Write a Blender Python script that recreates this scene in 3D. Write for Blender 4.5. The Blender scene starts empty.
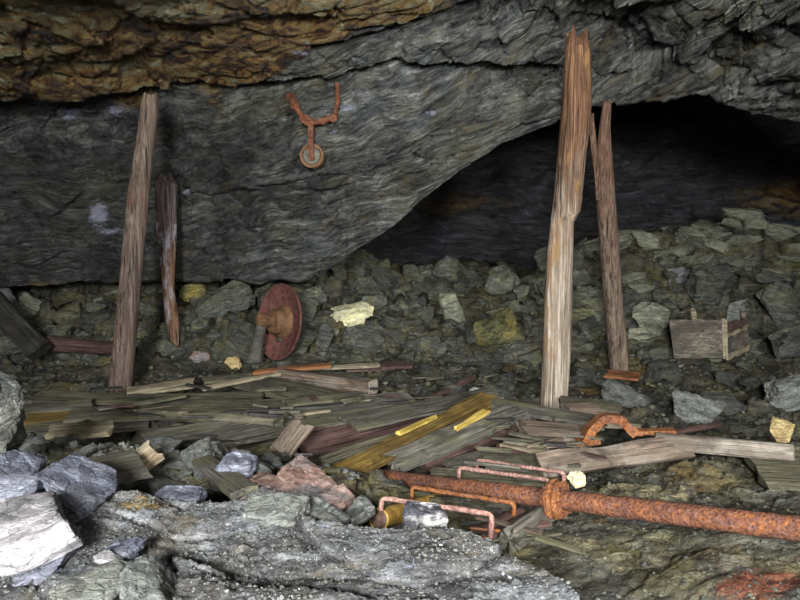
import bpy, bmesh, math, random
import numpy as np
from mathutils import Vector, Matrix, Euler
from mathutils.bvhtree import BVHTree

random.seed(7)
rng = np.random.RandomState(11)
C = bpy.context.scene.collection
F = 622.2
CAM = Vector((0, 0, 1.35))
PITCH = math.atan(50 / F)
sp, cp = math.sin(PITCH), math.cos(PITCH)

# ------------------------------------------------------------------ placing
def ray(px, py):
    a = (px - 400) / F; b = (300 - py) / F
    d = Vector((a, cp + b * sp, -sp + b * cp))
    return d / d.y                      # depth-normalised: y == 1

def P(px, py, Y):
    return CAM + ray(px, py) * Y

def G(px, py, z):
    d = ray(px, py)
    return CAM + d * ((z - CAM.z) / d.z)

# ------------------------------------------------------------------ noise
def _h(ix, iy, iz, s):
    n = (ix.astype(np.int64) * 374761393 + iy.astype(np.int64) * 668265263 + iz.astype(np.int64) * 2147483647 + s * 974634777) & 0xFFFFFFFF
    n = ((n ^ (n >> 13)) * 1274126177) & 0xFFFFFFFF
    n = ((n ^ (n >> 16)) * 2246822519) & 0xFFFFFFFF
    n = n ^ (n >> 15)
    return (n & 0xFFFFFF) / float(0x1000000)

def vnoise(p, s=0):
    i = np.floor(p); f = p - i; i = i.astype(np.int64); u = f * f * (3 - 2 * f)
    r = 0
    for a in (0, 1):
        wa = u[:, 0] if a else 1 - u[:, 0]
        for b in (0, 1):
            wb = u[:, 1] if b else 1 - u[:, 1]
            for c in (0, 1):
                wc = u[:, 2] if c else 1 - u[:, 2]
                r = r + wa * wb * wc * _h(i[:, 0] + a, i[:, 1] + b, i[:, 2] + c, s)
    return r * 2 - 1

def fbm(p, octv=4, s=0, g=.5):
    r = 0; a = 1.0; t = 0
    for k in range(octv):
        r = r + a * vnoise(p * (2.03 ** k) + k * 17.3, s + k); t += a; a *= g
    return r / t

def voro(p, s=0):
    i = np.floor(p).astype(np.int64)
    n = len(p)
    f1 = np.full(n, 9.0); f2 = np.full(n, 9.0); idr = np.zeros((n, 3)); dv = np.zeros((n, 3))
    for a in (-1, 0, 1):
        for b in (-1, 0, 1):
            for c in (-1, 0, 1):
                x, y, z = i[:, 0] + a, i[:, 1] + b, i[:, 2] + c
                j = np.stack([_h(x, y, z, s + 1), _h(x, y, z, s + 2), _h(x, y, z, s + 3)], 1)
                cpt = np.stack([x, y, z], 1) + .1 + .8 * j
                v = p - cpt; d = np.sqrt((v * v).sum(1))
                m = d < f1
                f2 = np.where(m, f1, np.minimum(f2, d))
                f1 = np.where(m, d, f1)
                idr[m] = np.stack([_h(x, y, z, s + 4), _h(x, y, z, s + 5), _h(x, y, z, s + 6)], 1)[m]
                dv[m] = v[m]
    return f1, f2, idr * 2 - 1, dv

def slabs(p, s, tilt=.6, crack=.25):
    """angular broken-block relief: every cell is a tilted facet with its own offset"""
    f1, f2, r, dv = voro(p, s)
    e = np.clip((f2 - f1) / .12, 0, 1)
    return r[:, 0] * .5 + tilt * (r * dv[:, [1, 2, 0]]).sum(1) - crack * (1 - e) ** 2

def sstep(a, b, x):
    t = np.clip((x - a) / (b - a), 0, 1); return t * t * (3 - 2 * t)

# ------------------------------------------------------------------ material helper
class NT:
    def __init__(self, name):
        m = bpy.data.materials.new(name); m.use_nodes = True
        self.m = m; self.t = m.node_tree; self.t.nodes.clear()
        self.out = self.n('ShaderNodeOutputMaterial'); self.b = self.n('ShaderNodeBsdfPrincipled')
        self.l(self.b.outputs[0], self.out.inputs[0])
        self.co = self.n('ShaderNodeTexCoord').outputs['Object']
    def n(self, k): return self.t.nodes.new(k)
    def l(self, a, b): self.t.links.new(a, b)
    def put(self, sock, v):
        if isinstance(v, bpy.types.NodeSocket): self.l(v, sock)
        elif isinstance(v, (tuple, list)) and len(v) == 3 and len(sock.default_value) == 4: sock.default_value = (*v, 1)
        else: sock.default_value = v
    def map(self, scale=(1, 1, 1), rot=(0, 0, 0), loc=(0, 0, 0), co=None):
        k = self.n('ShaderNodeMapping'); self.l(co or self.co, k.inputs[0])
        k.inputs['Scale'].default_value = scale; k.inputs['Rotation'].default_value = rot; k.inputs['Location'].default_value = loc
        return k.outputs[0]
    def noise(self, co, scale, det=6, rough=.6, dist=0, col=False):
        k = self.n('ShaderNodeTexNoise'); self.l(co, k.inputs['Vector'])
        k.inputs['Scale'].default_value = scale; k.inputs['Detail'].default_value = det
        k.inputs['Roughness'].default_value = rough; k.inputs['Distortion'].default_value = dist
        return k.outputs['Color' if col else 'Fac']
    def vor(self, co, scale, feat='F1', out='Distance', rand=1):
        k = self.n('ShaderNodeTexVoronoi'); k.feature = feat; self.l(co, k.inputs['Vector'])
        k.inputs['Scale'].default_value = scale; k.inputs['Randomness'].default_value = rand
        return k.outputs[out]
    def ramp(self, fac, stops, interp='LINEAR'):
        k = self.n('ShaderNodeValToRGB'); self.l(fac, k.inputs[0]); r = k.color_ramp; r.interpolation = interp
        for i, (p, c) in enumerate(stops):
            e = r.elements[i] if i < 2 else r.elements.new(p)
            e.position = p
            if not isinstance(c, (tuple, list)): c = (c, c, c)
            e.color = (*c, 1)
        return k.outputs[0]
    def mix(self, fac, a, b, mode='MIX'):
        k = self.n('ShaderNodeMix'); k.data_type = 'RGBA'; k.blend_type = mode
        self.put(k.inputs[0], fac); self.put(k.inputs[6], a); self.put(k.inputs[7], b)
        return k.outputs[2]
    def math(self, op, a, b=0.0, clamp=False):
        k = self.n('ShaderNodeMath'); k.operation = op; k.use_clamp = clamp
        self.put(k.inputs[0], a); self.put(k.inputs[1], b)
        return k.outputs[0]
    def attr(self, name):
        k = self.n('ShaderNodeAttribute'); k.attribute_name = name; return k.outputs['Fac']
    def rand(self): return self.n('ShaderNodeObjectInfo').outputs['Random']
    def bump(self, h, strength=.5, dist=.02, prev=None):
        k = self.n('ShaderNodeBump'); self.l(h, k.inputs['Height'])
        k.inputs['Strength'].default_value = strength; k.inputs['Distance'].default_value = dist
        if prev: self.l(prev, k.inputs['Normal'])
        return k.outputs[0]
    def done(self, col, rough, nrm=None, spec=.5, metal=0.0):
        self.put(self.b.inputs['Base Color'], col); self.put(self.b.inputs['Roughness'], rough)
        self.b.inputs['Specular IOR Level'].default_value = spec; self.put(self.b.inputs['Metallic'], metal)
        if nrm: self.l(nrm, self.b.inputs['Normal'])
        return self.m

def rock_mat(name, dark, mid, light, rot=(0, 0, 0), freq=1.0, tint=(.12, .11, .05), tint_amt=.5, specks=.3,
             speck_col=(.5, .5, .5), rust=None, pale=None, damp_shade=None, rough=(.4, .75), obj_var=0.0, lay=5.0, grit=1.0, bumpk=1.0, stretch=(1, 1), contrast=1.0, line=.35, blotch=0.0, pool=None, plates=.9, pale_col=(.38, .4, .52), earth=(.15, .12, .055), bent=False):
    t = NT(name)
    if bent:
        k0 = t.n('ShaderNodeAttribute'); k0.attribute_name = 'bedding'; t.co = k0.outputs['Vector']
    co = t.co
    if obj_var:
        k = t.n('ShaderNodeVectorMath'); k.operation = 'ADD'; t.l(co, k.inputs[0])
        s = t.math('MULTIPLY', t.rand(), 37.0); t.l(s, k.inputs[1]); co = k.outputs[0]
    warp = t.noise(co, .9 * freq, 3, .5, 0, True)
    k = t.n('ShaderNodeVectorMath'); k.operation = 'MULTIPLY_ADD'
    t.l(warp, k.inputs[0]); k.inputs[1].default_value = (.5 / freq,) * 3; t.l(co, k.inputs[2])
    wco = k.outputs[0]
    st = t.map((stretch[0], stretch[1], lay), rot, co=wco)
    st2 = t.map((.8 * stretch[0], .8 * stretch[1], lay * 3.2), rot, (3, 1, 7), co=wco)
    n1 = t.noise(st, 3.0 * freq, 12, .76, .3)
    n2 = t.noise(st2, 5.5 * freq, 8, .72, .4)
    n3 = t.noise(co, 45 * freq, 5, .75)
    n4 = t.noise(co, 1.3 * freq, 5, .6)
    ma = t.math('ADD', t.math('MULTIPLY', n1, .5), t.math('ADD', t.math('MULTIPLY', n2, .3), t.math('MULTIPLY', n3, .2)))
    kc = .125 / contrast
    col = t.ramp(ma, [(.5 - kc, dark), (.5, mid), (.5 + kc, light)])
    col = t.mix(t.math('MULTIPLY', t.ramp(n4, [(.48, 0.0), (.66, 1.0)]), tint_amt), col, t.mix(n1, tint, tuple(min(1, c * 1.9) for c in tint)))
    if plates:
        pw_ = t.n('ShaderNodeVectorMath'); pw_.operation = 'MULTIPLY_ADD'
        t.l(t.noise(co, 5 * freq, 4, .6, 0, True), pw_.inputs[0]); pw_.inputs[1].default_value = (.16 / freq,) * 3; t.l(wco, pw_.inputs[2])
        pc_ = t.map((1, 1, max(1.6, lay * .5)), rot, (4, 4, 1), co=pw_.outputs[0])
        sc_ = t.n('ShaderNodeSeparateColor'); t.l(t.vor(pc_, 2.6 * freq, 'F1', 'Color'), sc_.inputs[0])
        sd_ = t.n('ShaderNodeSeparateColor'); t.l(t.vor(pc_, 7.5 * freq, 'F1', 'Color'), sd_.inputs[0])
        pv = t.math('ADD', t.math('MULTIPLY', sc_.outputs[0], .5), t.math('MULTIPLY', sd_.outputs[1], .5))
        ps_ = t.n('ShaderNodeVectorMath'); ps_.operation = 'SCALE'; t.l(col, ps_.inputs[0]); t.l(t.math('ADD', 1 - plates * .5, t.math('MULTIPLY', pv, plates)), ps_.inputs['Scale']); col = ps_.outputs[0]
        ed_ = t.vor(pc_, 7.5 * freq, 'DISTANCE_TO_EDGE')
        col = t.mix(t.math('MULTIPLY', t.ramp(ed_, [(.0, 1.0), (.05, 0.0)]), .45), col, tuple(c * .3 for c in dark))
    if blotch:
        bn = t.noise(t.map((1, 1, 1.8), rot, (6, 1, 9), co=wco), .8 * freq, 9, .68, .8)
        bs = t.n('ShaderNodeVectorMath'); bs.operation = 'SCALE'; t.l(col, bs.inputs[0]); t.l(t.math('ADD', 1 - blotch * .55, t.math('MULTIPLY', t.ramp(bn, [(.38, 0.0), (.62, 1.0)]), blotch)), bs.inputs['Scale']); col = bs.outputs[0]
        bl_ = t.noise(co, 2.3 * freq, 6, .7, 1.0)
        col = t.mix(t.math('MULTIPLY', t.ramp(bl_, [(.54, 0.0), (.64, 1.0)]), .35), col, (.1, .12, .15))
        be_ = t.noise(t.map((1, 1, 2.2), rot, (8, 8, 8), co=wco), 1.7 * freq, 9, .72, .6)
        col = t.mix(t.math('MULTIPLY', t.ramp(be_, [(.54, 0.0), (.66, 1.0)]), .6), col, earth)
    if obj_var:
        br = t.math('ADD', t.math('MULTIPLY', t.rand(), obj_var), 1 - obj_var * .45)
        kk = t.n('ShaderNodeVectorMath'); kk.operation = 'SCALE'; t.l(col, kk.inputs[0]); t.l(br, kk.inputs['Scale']); col = kk.outputs[0]
    # dark partings between layers
    hl = t.ramp(t.noise(t.map((.5 * stretch[0], .5 * stretch[1], lay * 5.5), rot, (2, 8, 5), co=wco), 3.2 * freq, 6, .6, .5), [(.575, 0.0), (.63, 1.0)])
    col = t.mix(t.math('MULTIPLY', t.math('MULTIPLY', hl, t.ramp(n4, [(.42, 0.0), (.62, 1.0)])), line), col, tuple(min(.9, c * 1.5) for c in light))
    part = t.ramp(t.noise(t.map((.6, .6, lay * 2.2), rot, (9, 4, 2), co=wco), 3.0 * freq, 5, .55, .4), [(.40, 1.0), (.455, 0.0)])
    col = t.mix(t.math('MULTIPLY', part, .55), col, tuple(c * .35 for c in dark))
    if damp_shade:
        col = t.mix(t.attr(damp_shade), col, t.mix(.8, col, (.01, .011, .012)))  # mask darkens the colour: wet rock and painted shade together
    if rust:
        a = t.attr(rust)
        rn = t.noise(t.map((1, 1, 3.2), rot, (5, 5, 5), co=wco), 2.2 * freq, 12, .78, 1.1)
        rc = t.ramp(rn, [(.40, (.007, .005, .004)), (.45, (.035, .016, .007)), (.48, (.13, .06, .013)), (.52, (.26, .17, .045)), (.56, (.15, .155, .1)), (.62, (.42, .4, .24))])
        am = t.ramp(t.math('ADD', a, t.math('MULTIPLY', t.math('SUBTRACT', n4, .5), 1.4)), [(.35, 0.0), (.6, 1.0)])
        col = t.mix(t.math('MULTIPLY', am, .9), col, rc)
    if pool:
        col = t.mix(t.math('MULTIPLY', t.ramp(t.math('ADD', t.attr(pool), t.math('MULTIPLY', t.math('SUBTRACT', n1, .5), 2.2)), [(.35, 0.0), (.6, 1.0)]), .9), col, t.mix(t.ramp(n3, [(.4, 0.0), (.6, 1.0)]), (.025, .008, .004), (.2, .05, .016)))
    if pale:
        a = t.attr(pale)
        pn = t.noise(t.map((1, 1, 2.4), rot, (1, 2, 3), co=wco), 6 * freq, 12, .85, 1.2)
        pm = t.ramp(t.math('ADD', t.math('MULTIPLY', a, .34), pn), [(.76, 0.0), (.84, 1.0)])
        col = t.mix(t.math('MULTIPLY', pm, .85), col, pale_col)
    if specks:
        v = t.vor(co, 60 * freq, 'F1'); vr = t.n('ShaderNodeSeparateColor'); t.l(t.vor(co, 60 * freq, 'F1', 'Color'), vr.inputs[0])
        sm = t.math('MULTIPLY', t.ramp(vr.outputs[0], [(.88, 0.0), (.9, 1.0)], 'LINEAR'), t.ramp(v, [(.25, 1.0), (.42, 0.0)]))
        sm = t.math('MULTIPLY', sm, t.ramp(n4, [(.4, .25), (.6, 1.0)]))
        col = t.mix(t.math('MULTIPLY', sm, specks), col, speck_col)
    ro = t.ramp(n1, [(.35, rough[0]), (.65, rough[1])])
    nb = t.bump(ma, .9 * bumpk, .05 / freq)
    nb = t.bump(n2, .5 * bumpk, .03 / freq, nb)
    if plates: nb = t.bump(t.math('ADD', pv, t.ramp(ed_, [(.0, 0.0), (.07, .6)])), .45 * bumpk, .04 / freq, nb)
    nb = t.bump(t.noise(co, 22 * freq, 8, .8), .55 * grit, .012 / freq, nb)
    return t.done(col, ro, nb, .45)

def wood_mat(name, dark, mid, light, stain=None, stain_lo=.5, rough=.75):
    t = NT(name)
    k = t.n('ShaderNodeVectorMath'); k.operation = 'ADD'; t.l(t.co, k.inputs[0]); t.l(t.math('MULTIPLY', t.rand(), 23.0), k.inputs[1]); co = k.outputs[0]
    g = t.noise(t.map((1.2, 22, 22), co=co), 2.2, 8, .65, .25)
    g2 = t.noise(t.map((.6, 60, 60), co=co), 2.0, 4, .6, .1)
    pch = t.noise(t.map((1.0, 3, 3), co=co), 2.4, 6, .65)
    m = t.math('ADD', t.math('MULTIPLY', g, .5), t.math('ADD', t.math('MULTIPLY', g2, .25), t.math('MULTIPLY', pch, .25)))
    col = t.ramp(m, [(.36, dark), (.5, mid), (.63, light)])
    crack = t.ramp(t.noise(t.map((.5, 40, 40), loc=(3, 3, 3), co=co), 1.6, 3, .5, .3), [(.36, 1.0), (.41, 0.0)])
    col = t.mix(t.math('MULTIPLY', crack, .8), col, tuple(c * .2 for c in dark))
    if stain: col = t.mix(t.math('MULTIPLY', t.ramp(t.noise(t.map((1.3, 2.5, 2.5), loc=(7, 0, 0), co=co), 1.7, 5, .7), [(stain_lo - .06, 0.0), (stain_lo + .08, 1.0)]), .8), col, stain)
    gr = t.noise(t.map((1, 2, 2), loc=(1, 9, 4), co=co), 3.5, 9, .75, .6)
    col = t.mix(t.math('MULTIPLY', t.ramp(gr, [(.5, 0.0), (.6, 1.0)]), .6), col, tuple(c * .7 for c in dark))
    # pale dust and specks
    d = t.ramp(t.noise(co, 55, 3, .7), [(.64, 0.0), (.7, 1.0)])
    col = t.mix(t.math('MULTIPLY', d, .25), col, (.3, .29, .26))
    nb = t.bump(g, .7, .02); nb = t.bump(crack, -.6, .012, nb) if False else t.bump(g2, .5, .01, nb)
    nb = t.bump(t.noise(co, 60, 5, .7), .3, .006, nb)
    return t.done(col, rough, nb, .35)

def rust_mat(name, a=(.035, .012, .008), b=(.12, .042, .02), c=(.3, .115, .04), pit=26.0, scale=1.0):
    t = NT(name)
    n = t.noise(t.co, 7 * scale, 8, .75, .4)
    f = t.noise(t.co, 60 * scale, 5, .8)
    v = t.vor(t.co, pit * 3 * scale)
    m = t.math('ADD', t.math('MULTIPLY', n, .45), t.math('MULTIPLY', f, .55))
    col = t.ramp(m, [(.38, a), (.5, b), (.64, c)])
    col = t.mix(t.ramp(t.noise(t.co, 38 * scale, 4, .7), [(.5, .0), (.6, .5)]), col, (.13, .075, .07), 'MIX')
    col = t.mix(t.ramp(v, [(.12, .75), (.4, .0)]), col, a)
    nb = t.bump(v, .6, .008 / scale); nb = t.bump(f, .7, .006 / scale, nb); nb = t.bump(n, .5, .02, nb)
    return t.done(col, .8, nb, .3)

# ------------------------------------------------------------------ object helpers
def mesh_obj(name, verts, faces, mat, parent=None, smooth=True, sharp=None):
    me = bpy.data.meshes.new(name)
    me.from_pydata([tuple(v) for v in verts], [], [tuple(f) for f in faces]); me.update()
    return me_obj(name, me, mat, parent, smooth, sharp)

def me_obj(name, me, mat, parent=None, smooth=True, sharp=None):
    if smooth:
        me.polygons.foreach_set('use_smooth', [True] * len(me.polygons))
        if sharp: me.set_sharp_from_angle(angle=math.radians(sharp))
    o = bpy.data.objects.new(name, me); C.objects.link(o)
    if mat and not me.materials: me.materials.append(mat)
    if parent: o.parent = parent
    return o

def bm_obj(name, bm, mat, parent=None, smooth=True, sharp=35):
    bmesh.ops.recalc_face_normals(bm, faces=bm.faces)
    me = bpy.data.meshes.new(name); bm.to_mesh(me); bm.free()
    return me_obj(name, me, mat, parent, smooth, sharp)

def tag(o, label, cat, group=None, kind=None):
    if label: o['label'] = label
    if cat: o['category'] = cat
    if group: o['group'] = group
    if kind or cat: o['kind'] = kind or 'thing'
    return o

def empty(name, loc, rot=(0, 0, 0)):
    o = bpy.data.objects.new(name, None); C.objects.link(o); o.location = loc; o.rotation_euler = rot
    o.empty_display_size = .1
    return o

def struct(o): o['kind'] = 'structure'; return o

def grid_mesh(name, V, nr, nc, mat, attrs=None, flip=False):
    idx = np.arange(nr * nc).reshape(nr, nc)
    a, b, c, d = idx[:-1, :-1].ravel(), idx[:-1, 1:].ravel(), idx[1:, 1:].ravel(), idx[1:, :-1].ravel()
    q = np.stack([a, b, c, d] if not flip else [d, c, b, a], 1).astype(np.int32)
    me = bpy.data.meshes.new(name)
    me.vertices.add(len(V)); me.vertices.foreach_set('co', V.astype(np.float32).ravel())
    me.loops.add(q.size); me.loops.foreach_set('vertex_index', q.ravel())
    me.polygons.add(len(q)); me.polygons.foreach_set('loop_start', np.arange(0, q.size, 4, dtype=np.int32))
    me.update(calc_edges=True); me.validate()
    for k, v in (attrs or {}).items():
        at = me.attributes.new(k, 'FLOAT', 'POINT'); at.data.foreach_set('value', v.astype(np.float32))
    me.polygons.foreach_set('use_smooth', [True] * len(me.polygons))
    me.materials.append(mat)
    o = bpy.data.objects.new(name, me); C.objects.link(o)
    return o, (V, q)

def grid_normals(V, nr, nc):
    W = V.reshape(nr, nc, 3)
    du = np.gradient(W, axis=1); dv = np.gradient(W, axis=0)
    n = np.cross(du, dv); n /= np.linalg.norm(n, axis=2, keepdims=True) + 1e-9
    return n.reshape(-1, 3)

# ------------------------------------------------------------------ materials
ROT = (0, 0, 0)
M = {}
M['wall'] = rock_mat('schist_wall', (.02, .023, .024), (.092, .1, .096), (.27, .285, .255), ROT, 1.0, (.085, .085, .04), .4, .15, rust='rust', pale='pale', damp_shade='damp_shade', lay=6, contrast=1.45, rough=(.22, .58), bumpk=1.2, line=.8, blotch=1.1, stretch=(1.5, 1.5), plates=1.25, bent=True)
M['back'] = rock_mat('schist_chamber_shade', (.008, .009, .012), (.034, .037, .044), (.12, .13, .15), ROT, .6, (.04, .028, .014), .5, .1, lay=7, rough=(.3, .6), rust='rust', plates=.9)  # darker than the front wall: chamber gloom put into the rock colour
M['floor'] = rock_mat('muddy_rock_floor', (.018, .018, .014), (.07, .07, .052), (.2, .2, .155), (0, .1, 0), 1.6, (.12, .105, .035), .65, .3, (.42, .42, .38), rust='rust', pale='pale', damp_shade='damp_shade', lay=2.0, rough=(.3, .8), grit=1.3, stretch=(.7, 2.2), contrast=1.3, blotch=.7, pool='pool', plates=.35, pale_col=(.4, .36, .21))
M['ledge'] = rock_mat('gritty_rock', (.034, .036, .038), (.115, .12, .125), (.28, .295, .315), (.15, .2, 0), 2.6, (.13, .11, .075), .35, .85, (.75, .77, .8), rust='rust', pale='pale', lay=1.8, rough=(.65, .95), grit=1.6, contrast=1.5, blotch=.5, plates=.5)
M['rubble'] = rock_mat('rubble_stone', (.035, .039, .034), (.11, .12, .102), (.28, .29, .235), (.2, .1, 0), 2.0, (.15, .15, .045), .5, .2, obj_var=.9, lay=4, blotch=.6)
M['mound'] = rock_mat('green_grey_slab', (.09, .098, .075), (.23, .245, .185), (.4, .42, .32), (.1, .1, 0), 1.8, (.2, .2, .11), .35, .1, obj_var=.5, lay=3.5)
M['dark'] = rock_mat('dark_boulder', (.02, .022, .02), (.06, .066, .06), (.16, .17, .16), (.3, .2, 0), 2.0, (.1, .1, .03), .35, .2, obj_var=.4, lay=3)
M['grey'] = rock_mat('grey_boulder', (.06, .066, .065), (.15, .165, .16), (.3, .32, .31), (.4, .3, 0), 2.4, (.17, .17, .09), .3, .4, obj_var=.3, lay=3)
M['blue'] = rock_mat('blue_grey_stone', (.07, .08, .108), (.18, .2, .265), (.38, .405, .48), (.3, .5, 0), 2.6, (.25, .25, .27), .3, .5, (.75, .75, .8), lay=3)
M['white'] = rock_mat('white_stone', (.14, .14, .145), (.29, .285, .295), (.45, .44, .46), (.1, .3, 0), 3, (.5, .48, .5), .5, .3, (.9, .9, .9), lay=2.5)
M['yellow'] = rock_mat('pale_yellow_stone', (.3, .3, .17), (.52, .52, .33), (.7, .7, .52), (.1, .3, 0), 3, (.5, .45, .15), .4, .1, lay=1.5, bumpk=.5)
M['cream'] = rock_mat('cream_stone', (.3, .27, .15), (.6, .56, .38), (.78, .74, .56), (0, .3, 0), 5, (.4, .3, .1), .4, .1, lay=1.5, bumpk=.6)
M['sulphur'] = rock_mat('sulphur_stained_rock', (.04, .045, .03), (.115, .12, .055), (.3, .28, .09), (.1, .3, 0), 3, (.3, .22, .03), .5, .1, lay=3)
M['pink'] = rock_mat('pink_slate', (.08, .05, .042), (.2, .125, .1), (.28, .25, .24), (.2, .75, 0), 3.6, (.11, .125, .14), 1.0, .4, (.6, .6, .6), lay=6, bumpk=.6)
M['mixed'] = rock_mat('quartz_boulder', (.02, .023, .03), (.06, .066, .08), (.15, .16, .19), (0, .3, 0), 7, (.55, .53, .54), 1.0, .2, lay=1.5)
M['ochre_rock'] = rock_mat('ochre_stone', (.2, .15, .06), (.42, .33, .15), (.6, .52, .3), (.1, 1.2, 0), 4, (.3, .2, .07), .4, .05, lay=3)

M['w_grey'] = wood_mat('weathered_grey_wood', (.03, .029, .025), (.1, .096, .08), (.24, .23, .19), (.1, .1, .05), .55)
M['w_olive'] = wood_mat('olive_stained_wood', (.032, .031, .019), (.105, .099, .064), (.24, .228, .155), (.05, .046, .04), .55)
M['w_pale'] = wood_mat('pale_wood', (.12, .105, .07), (.28, .25, .17), (.42, .38, .27), (.2, .15, .09), .58)
M['w_bleach'] = wood_mat('bleached_beam_wood', (.07, .06, .05), (.2, .18, .15), (.38, .35, .3), (.1, .08, .06), .55)
M['w_ochre'] = wood_mat('ochre_wood', (.06, .035, .008), (.17, .11, .022), (.34, .24, .06), (.075, .05, .015), .5)
M['w_yellow'] = wood_mat('yellow_wood', (.25, .17, .03), (.5, .37, .08), (.65, .52, .15))
M['w_dark'] = wood_mat('dark_wet_wood', (.008, .008, .008), (.026, .025, .023), (.07, .068, .063), rough=.5)
M['w_red'] = wood_mat('red_brown_wood', (.028, .015, .012), (.075, .042, .036), (.14, .09, .08))
M['w_brown'] = wood_mat('brown_beam_wood', (.035, .026, .019), (.115, .088, .066), (.25, .2, .155), (.2, .19, .165), .58)
M['w_crate'] = wood_mat('crate_wood', (.035, .031, .025), (.13, .115, .092), (.3, .27, .215), (.05, .045, .036), .5)
M['w_orange'] = wood_mat('orange_wood', (.08, .03, .012), (.22, .09, .035), (.34, .17, .08))
M['w_end'] = wood_mat('end_grain_wood', (.14, .12, .09), (.3, .27, .22), (.42, .4, .34))
# posts: own colour varies along the length (bare orange heartwood above, bleached below)
def post_mat(name, lo, hi, z0, z1, patch):
    t = NT(name)
    g = t.noise(t.map((14, 14, .9)), 2.0, 8, .65, .3)
    g2 = t.noise(t.map((45, 45, .7)), 2.0, 4, .6, .15)
    p = t.noise(t.map((1.6, 1.6, .8)), 2.0, 6, .7)
    m = t.math('ADD', t.math('MULTIPLY', g, .55), t.math('MULTIPLY', g2, .45))
    ca = t.ramp(m, [(.36, lo[0]), (.5, lo[1]), (.62, lo[2])]); cb = t.ramp(m, [(.36, hi[0]), (.5, hi[1]), (.62, hi[2])])
    s = t.n('ShaderNodeSeparateXYZ'); t.l(t.co, s.inputs[0])
    k = t.math('ADD', t.math('DIVIDE', t.math('SUBTRACT', s.outputs[2], z0), z1 - z0), t.math('MULTIPLY', t.math('SUBTRACT', p, .5), 1.3), False)
    col = t.mix(t.ramp(k, [(.2, 0.0), (.8, 1.0)]), ca, cb)
    col = t.mix(t.math('MULTIPLY', t.ramp(t.noise(t.map((2.5, 2.5, .9), loc=(4, 2, 9)), 2.2, 6, .7), [(.54, 0.0), (.62, 1.0)]), .75), col, patch)
    cr = t.ramp(t.noise(t.map((26, 26, .5), loc=(2, 2, 2)), 1.5, 3, .5, .3), [(.35, 1.0), (.41, 0.0)])
    col = t.mix(t.math('MULTIPLY', cr, .85), col, (.012, .009, .007))
    nb = t.bump(g, .9, .04); nb = t.bump(g2, .6, .015, nb); nb = t.bump(t.noise(t.co, 50, 5, .7), .3, .008, nb)
    return t.done(col, .75, nb, .3)
GREYW = ((.05, .043, .036), (.17, .15, .125), (.42, .38, .32))
M['postC'] = post_mat('split_timber_post', ((.07, .05, .035), (.24, .2, .155), (.5, .45, .375)), ((.025, .012, .007), (.1, .05, .026), (.24, .135, .07)), .9, 2.6, (.24, .14, .055))
M['postA'] = post_mat('round_timber_post', ((.03, .022, .018), (.095, .068, .055), (.2, .155, .13)), ((.04, .03, .022), (.12, .09, .068), (.22, .17, .13)), .5, 2.5, (.11, .06, .04))
M['postD'] = post_mat('squared_timber_post', ((.03, .02, .015), (.13, .095, .07), (.24, .19, .15)), ((.03, .016, .01), (.1, .055, .035), (.2, .13, .09)), .8, 2.4, (.1, .065, .045))
M['postB'] = post_mat('rotten_timber_post', ((.05, .025, .014), (.13, .07, .04), (.24, .16, .1)), ((.03, .02, .018), (.09, .065, .06), (.24, .21, .22)), 1.0, 1.5, (.34, .33, .38))
M['rust'] = rust_mat('pitted_rust')
M['rust_pipe'] = rust_mat('flaking_rust_pipe', (.022, .01, .009), (.1, .038, .02), (.3, .115, .038), 22)
M['rust_orange'] = rust_mat('orange_rust', (.05, .016, .008), (.18, .065, .02), (.38, .17, .05), 20)
M['rust_grey'] = rust_mat('pinkish_rust', (.1, .05, .042), (.27, .15, .125), (.46, .31, .26), 20)
M['rust_red'] = rust_mat('smooth_red_rust', (.055, .02, .016), (.13, .05, .04), (.18, .08, .06), 8, .5)
M['rust_brown'] = rust_mat('brown_rusty_hub', (.04, .02, .01), (.13, .068, .03), (.28, .17, .08), 14)
M['steel'] = rust_mat('dull_grey_steel', (.02, .022, .02), (.06, .062, .055), (.14, .14, .12), 14)
def plain(name, c1, c2, sc=12, rough=.7):
    t = NT(name); n = t.noise(t.co, sc, 6, .7)
    return t.done(t.ramp(n, [(.38, c1), (.62, c2)]), rough, t.bump(n, .4, .01))
M['y_paint'] = plain('rusty_yellow_paint', (.25, .13, .02), (.55, .38, .09), 14)
M['brown_end'] = plain('brown_rotten_plug', (.05, .025, .018), (.19, .12, .09), 16)
M['black_end'] = plain('black_charred_wood', (.008, .006, .005), (.05, .03, .02), 22)
M['clay'] = plain('grey_iron_web', (.045, .042, .03), (.12, .115, .085), 25)

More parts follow.
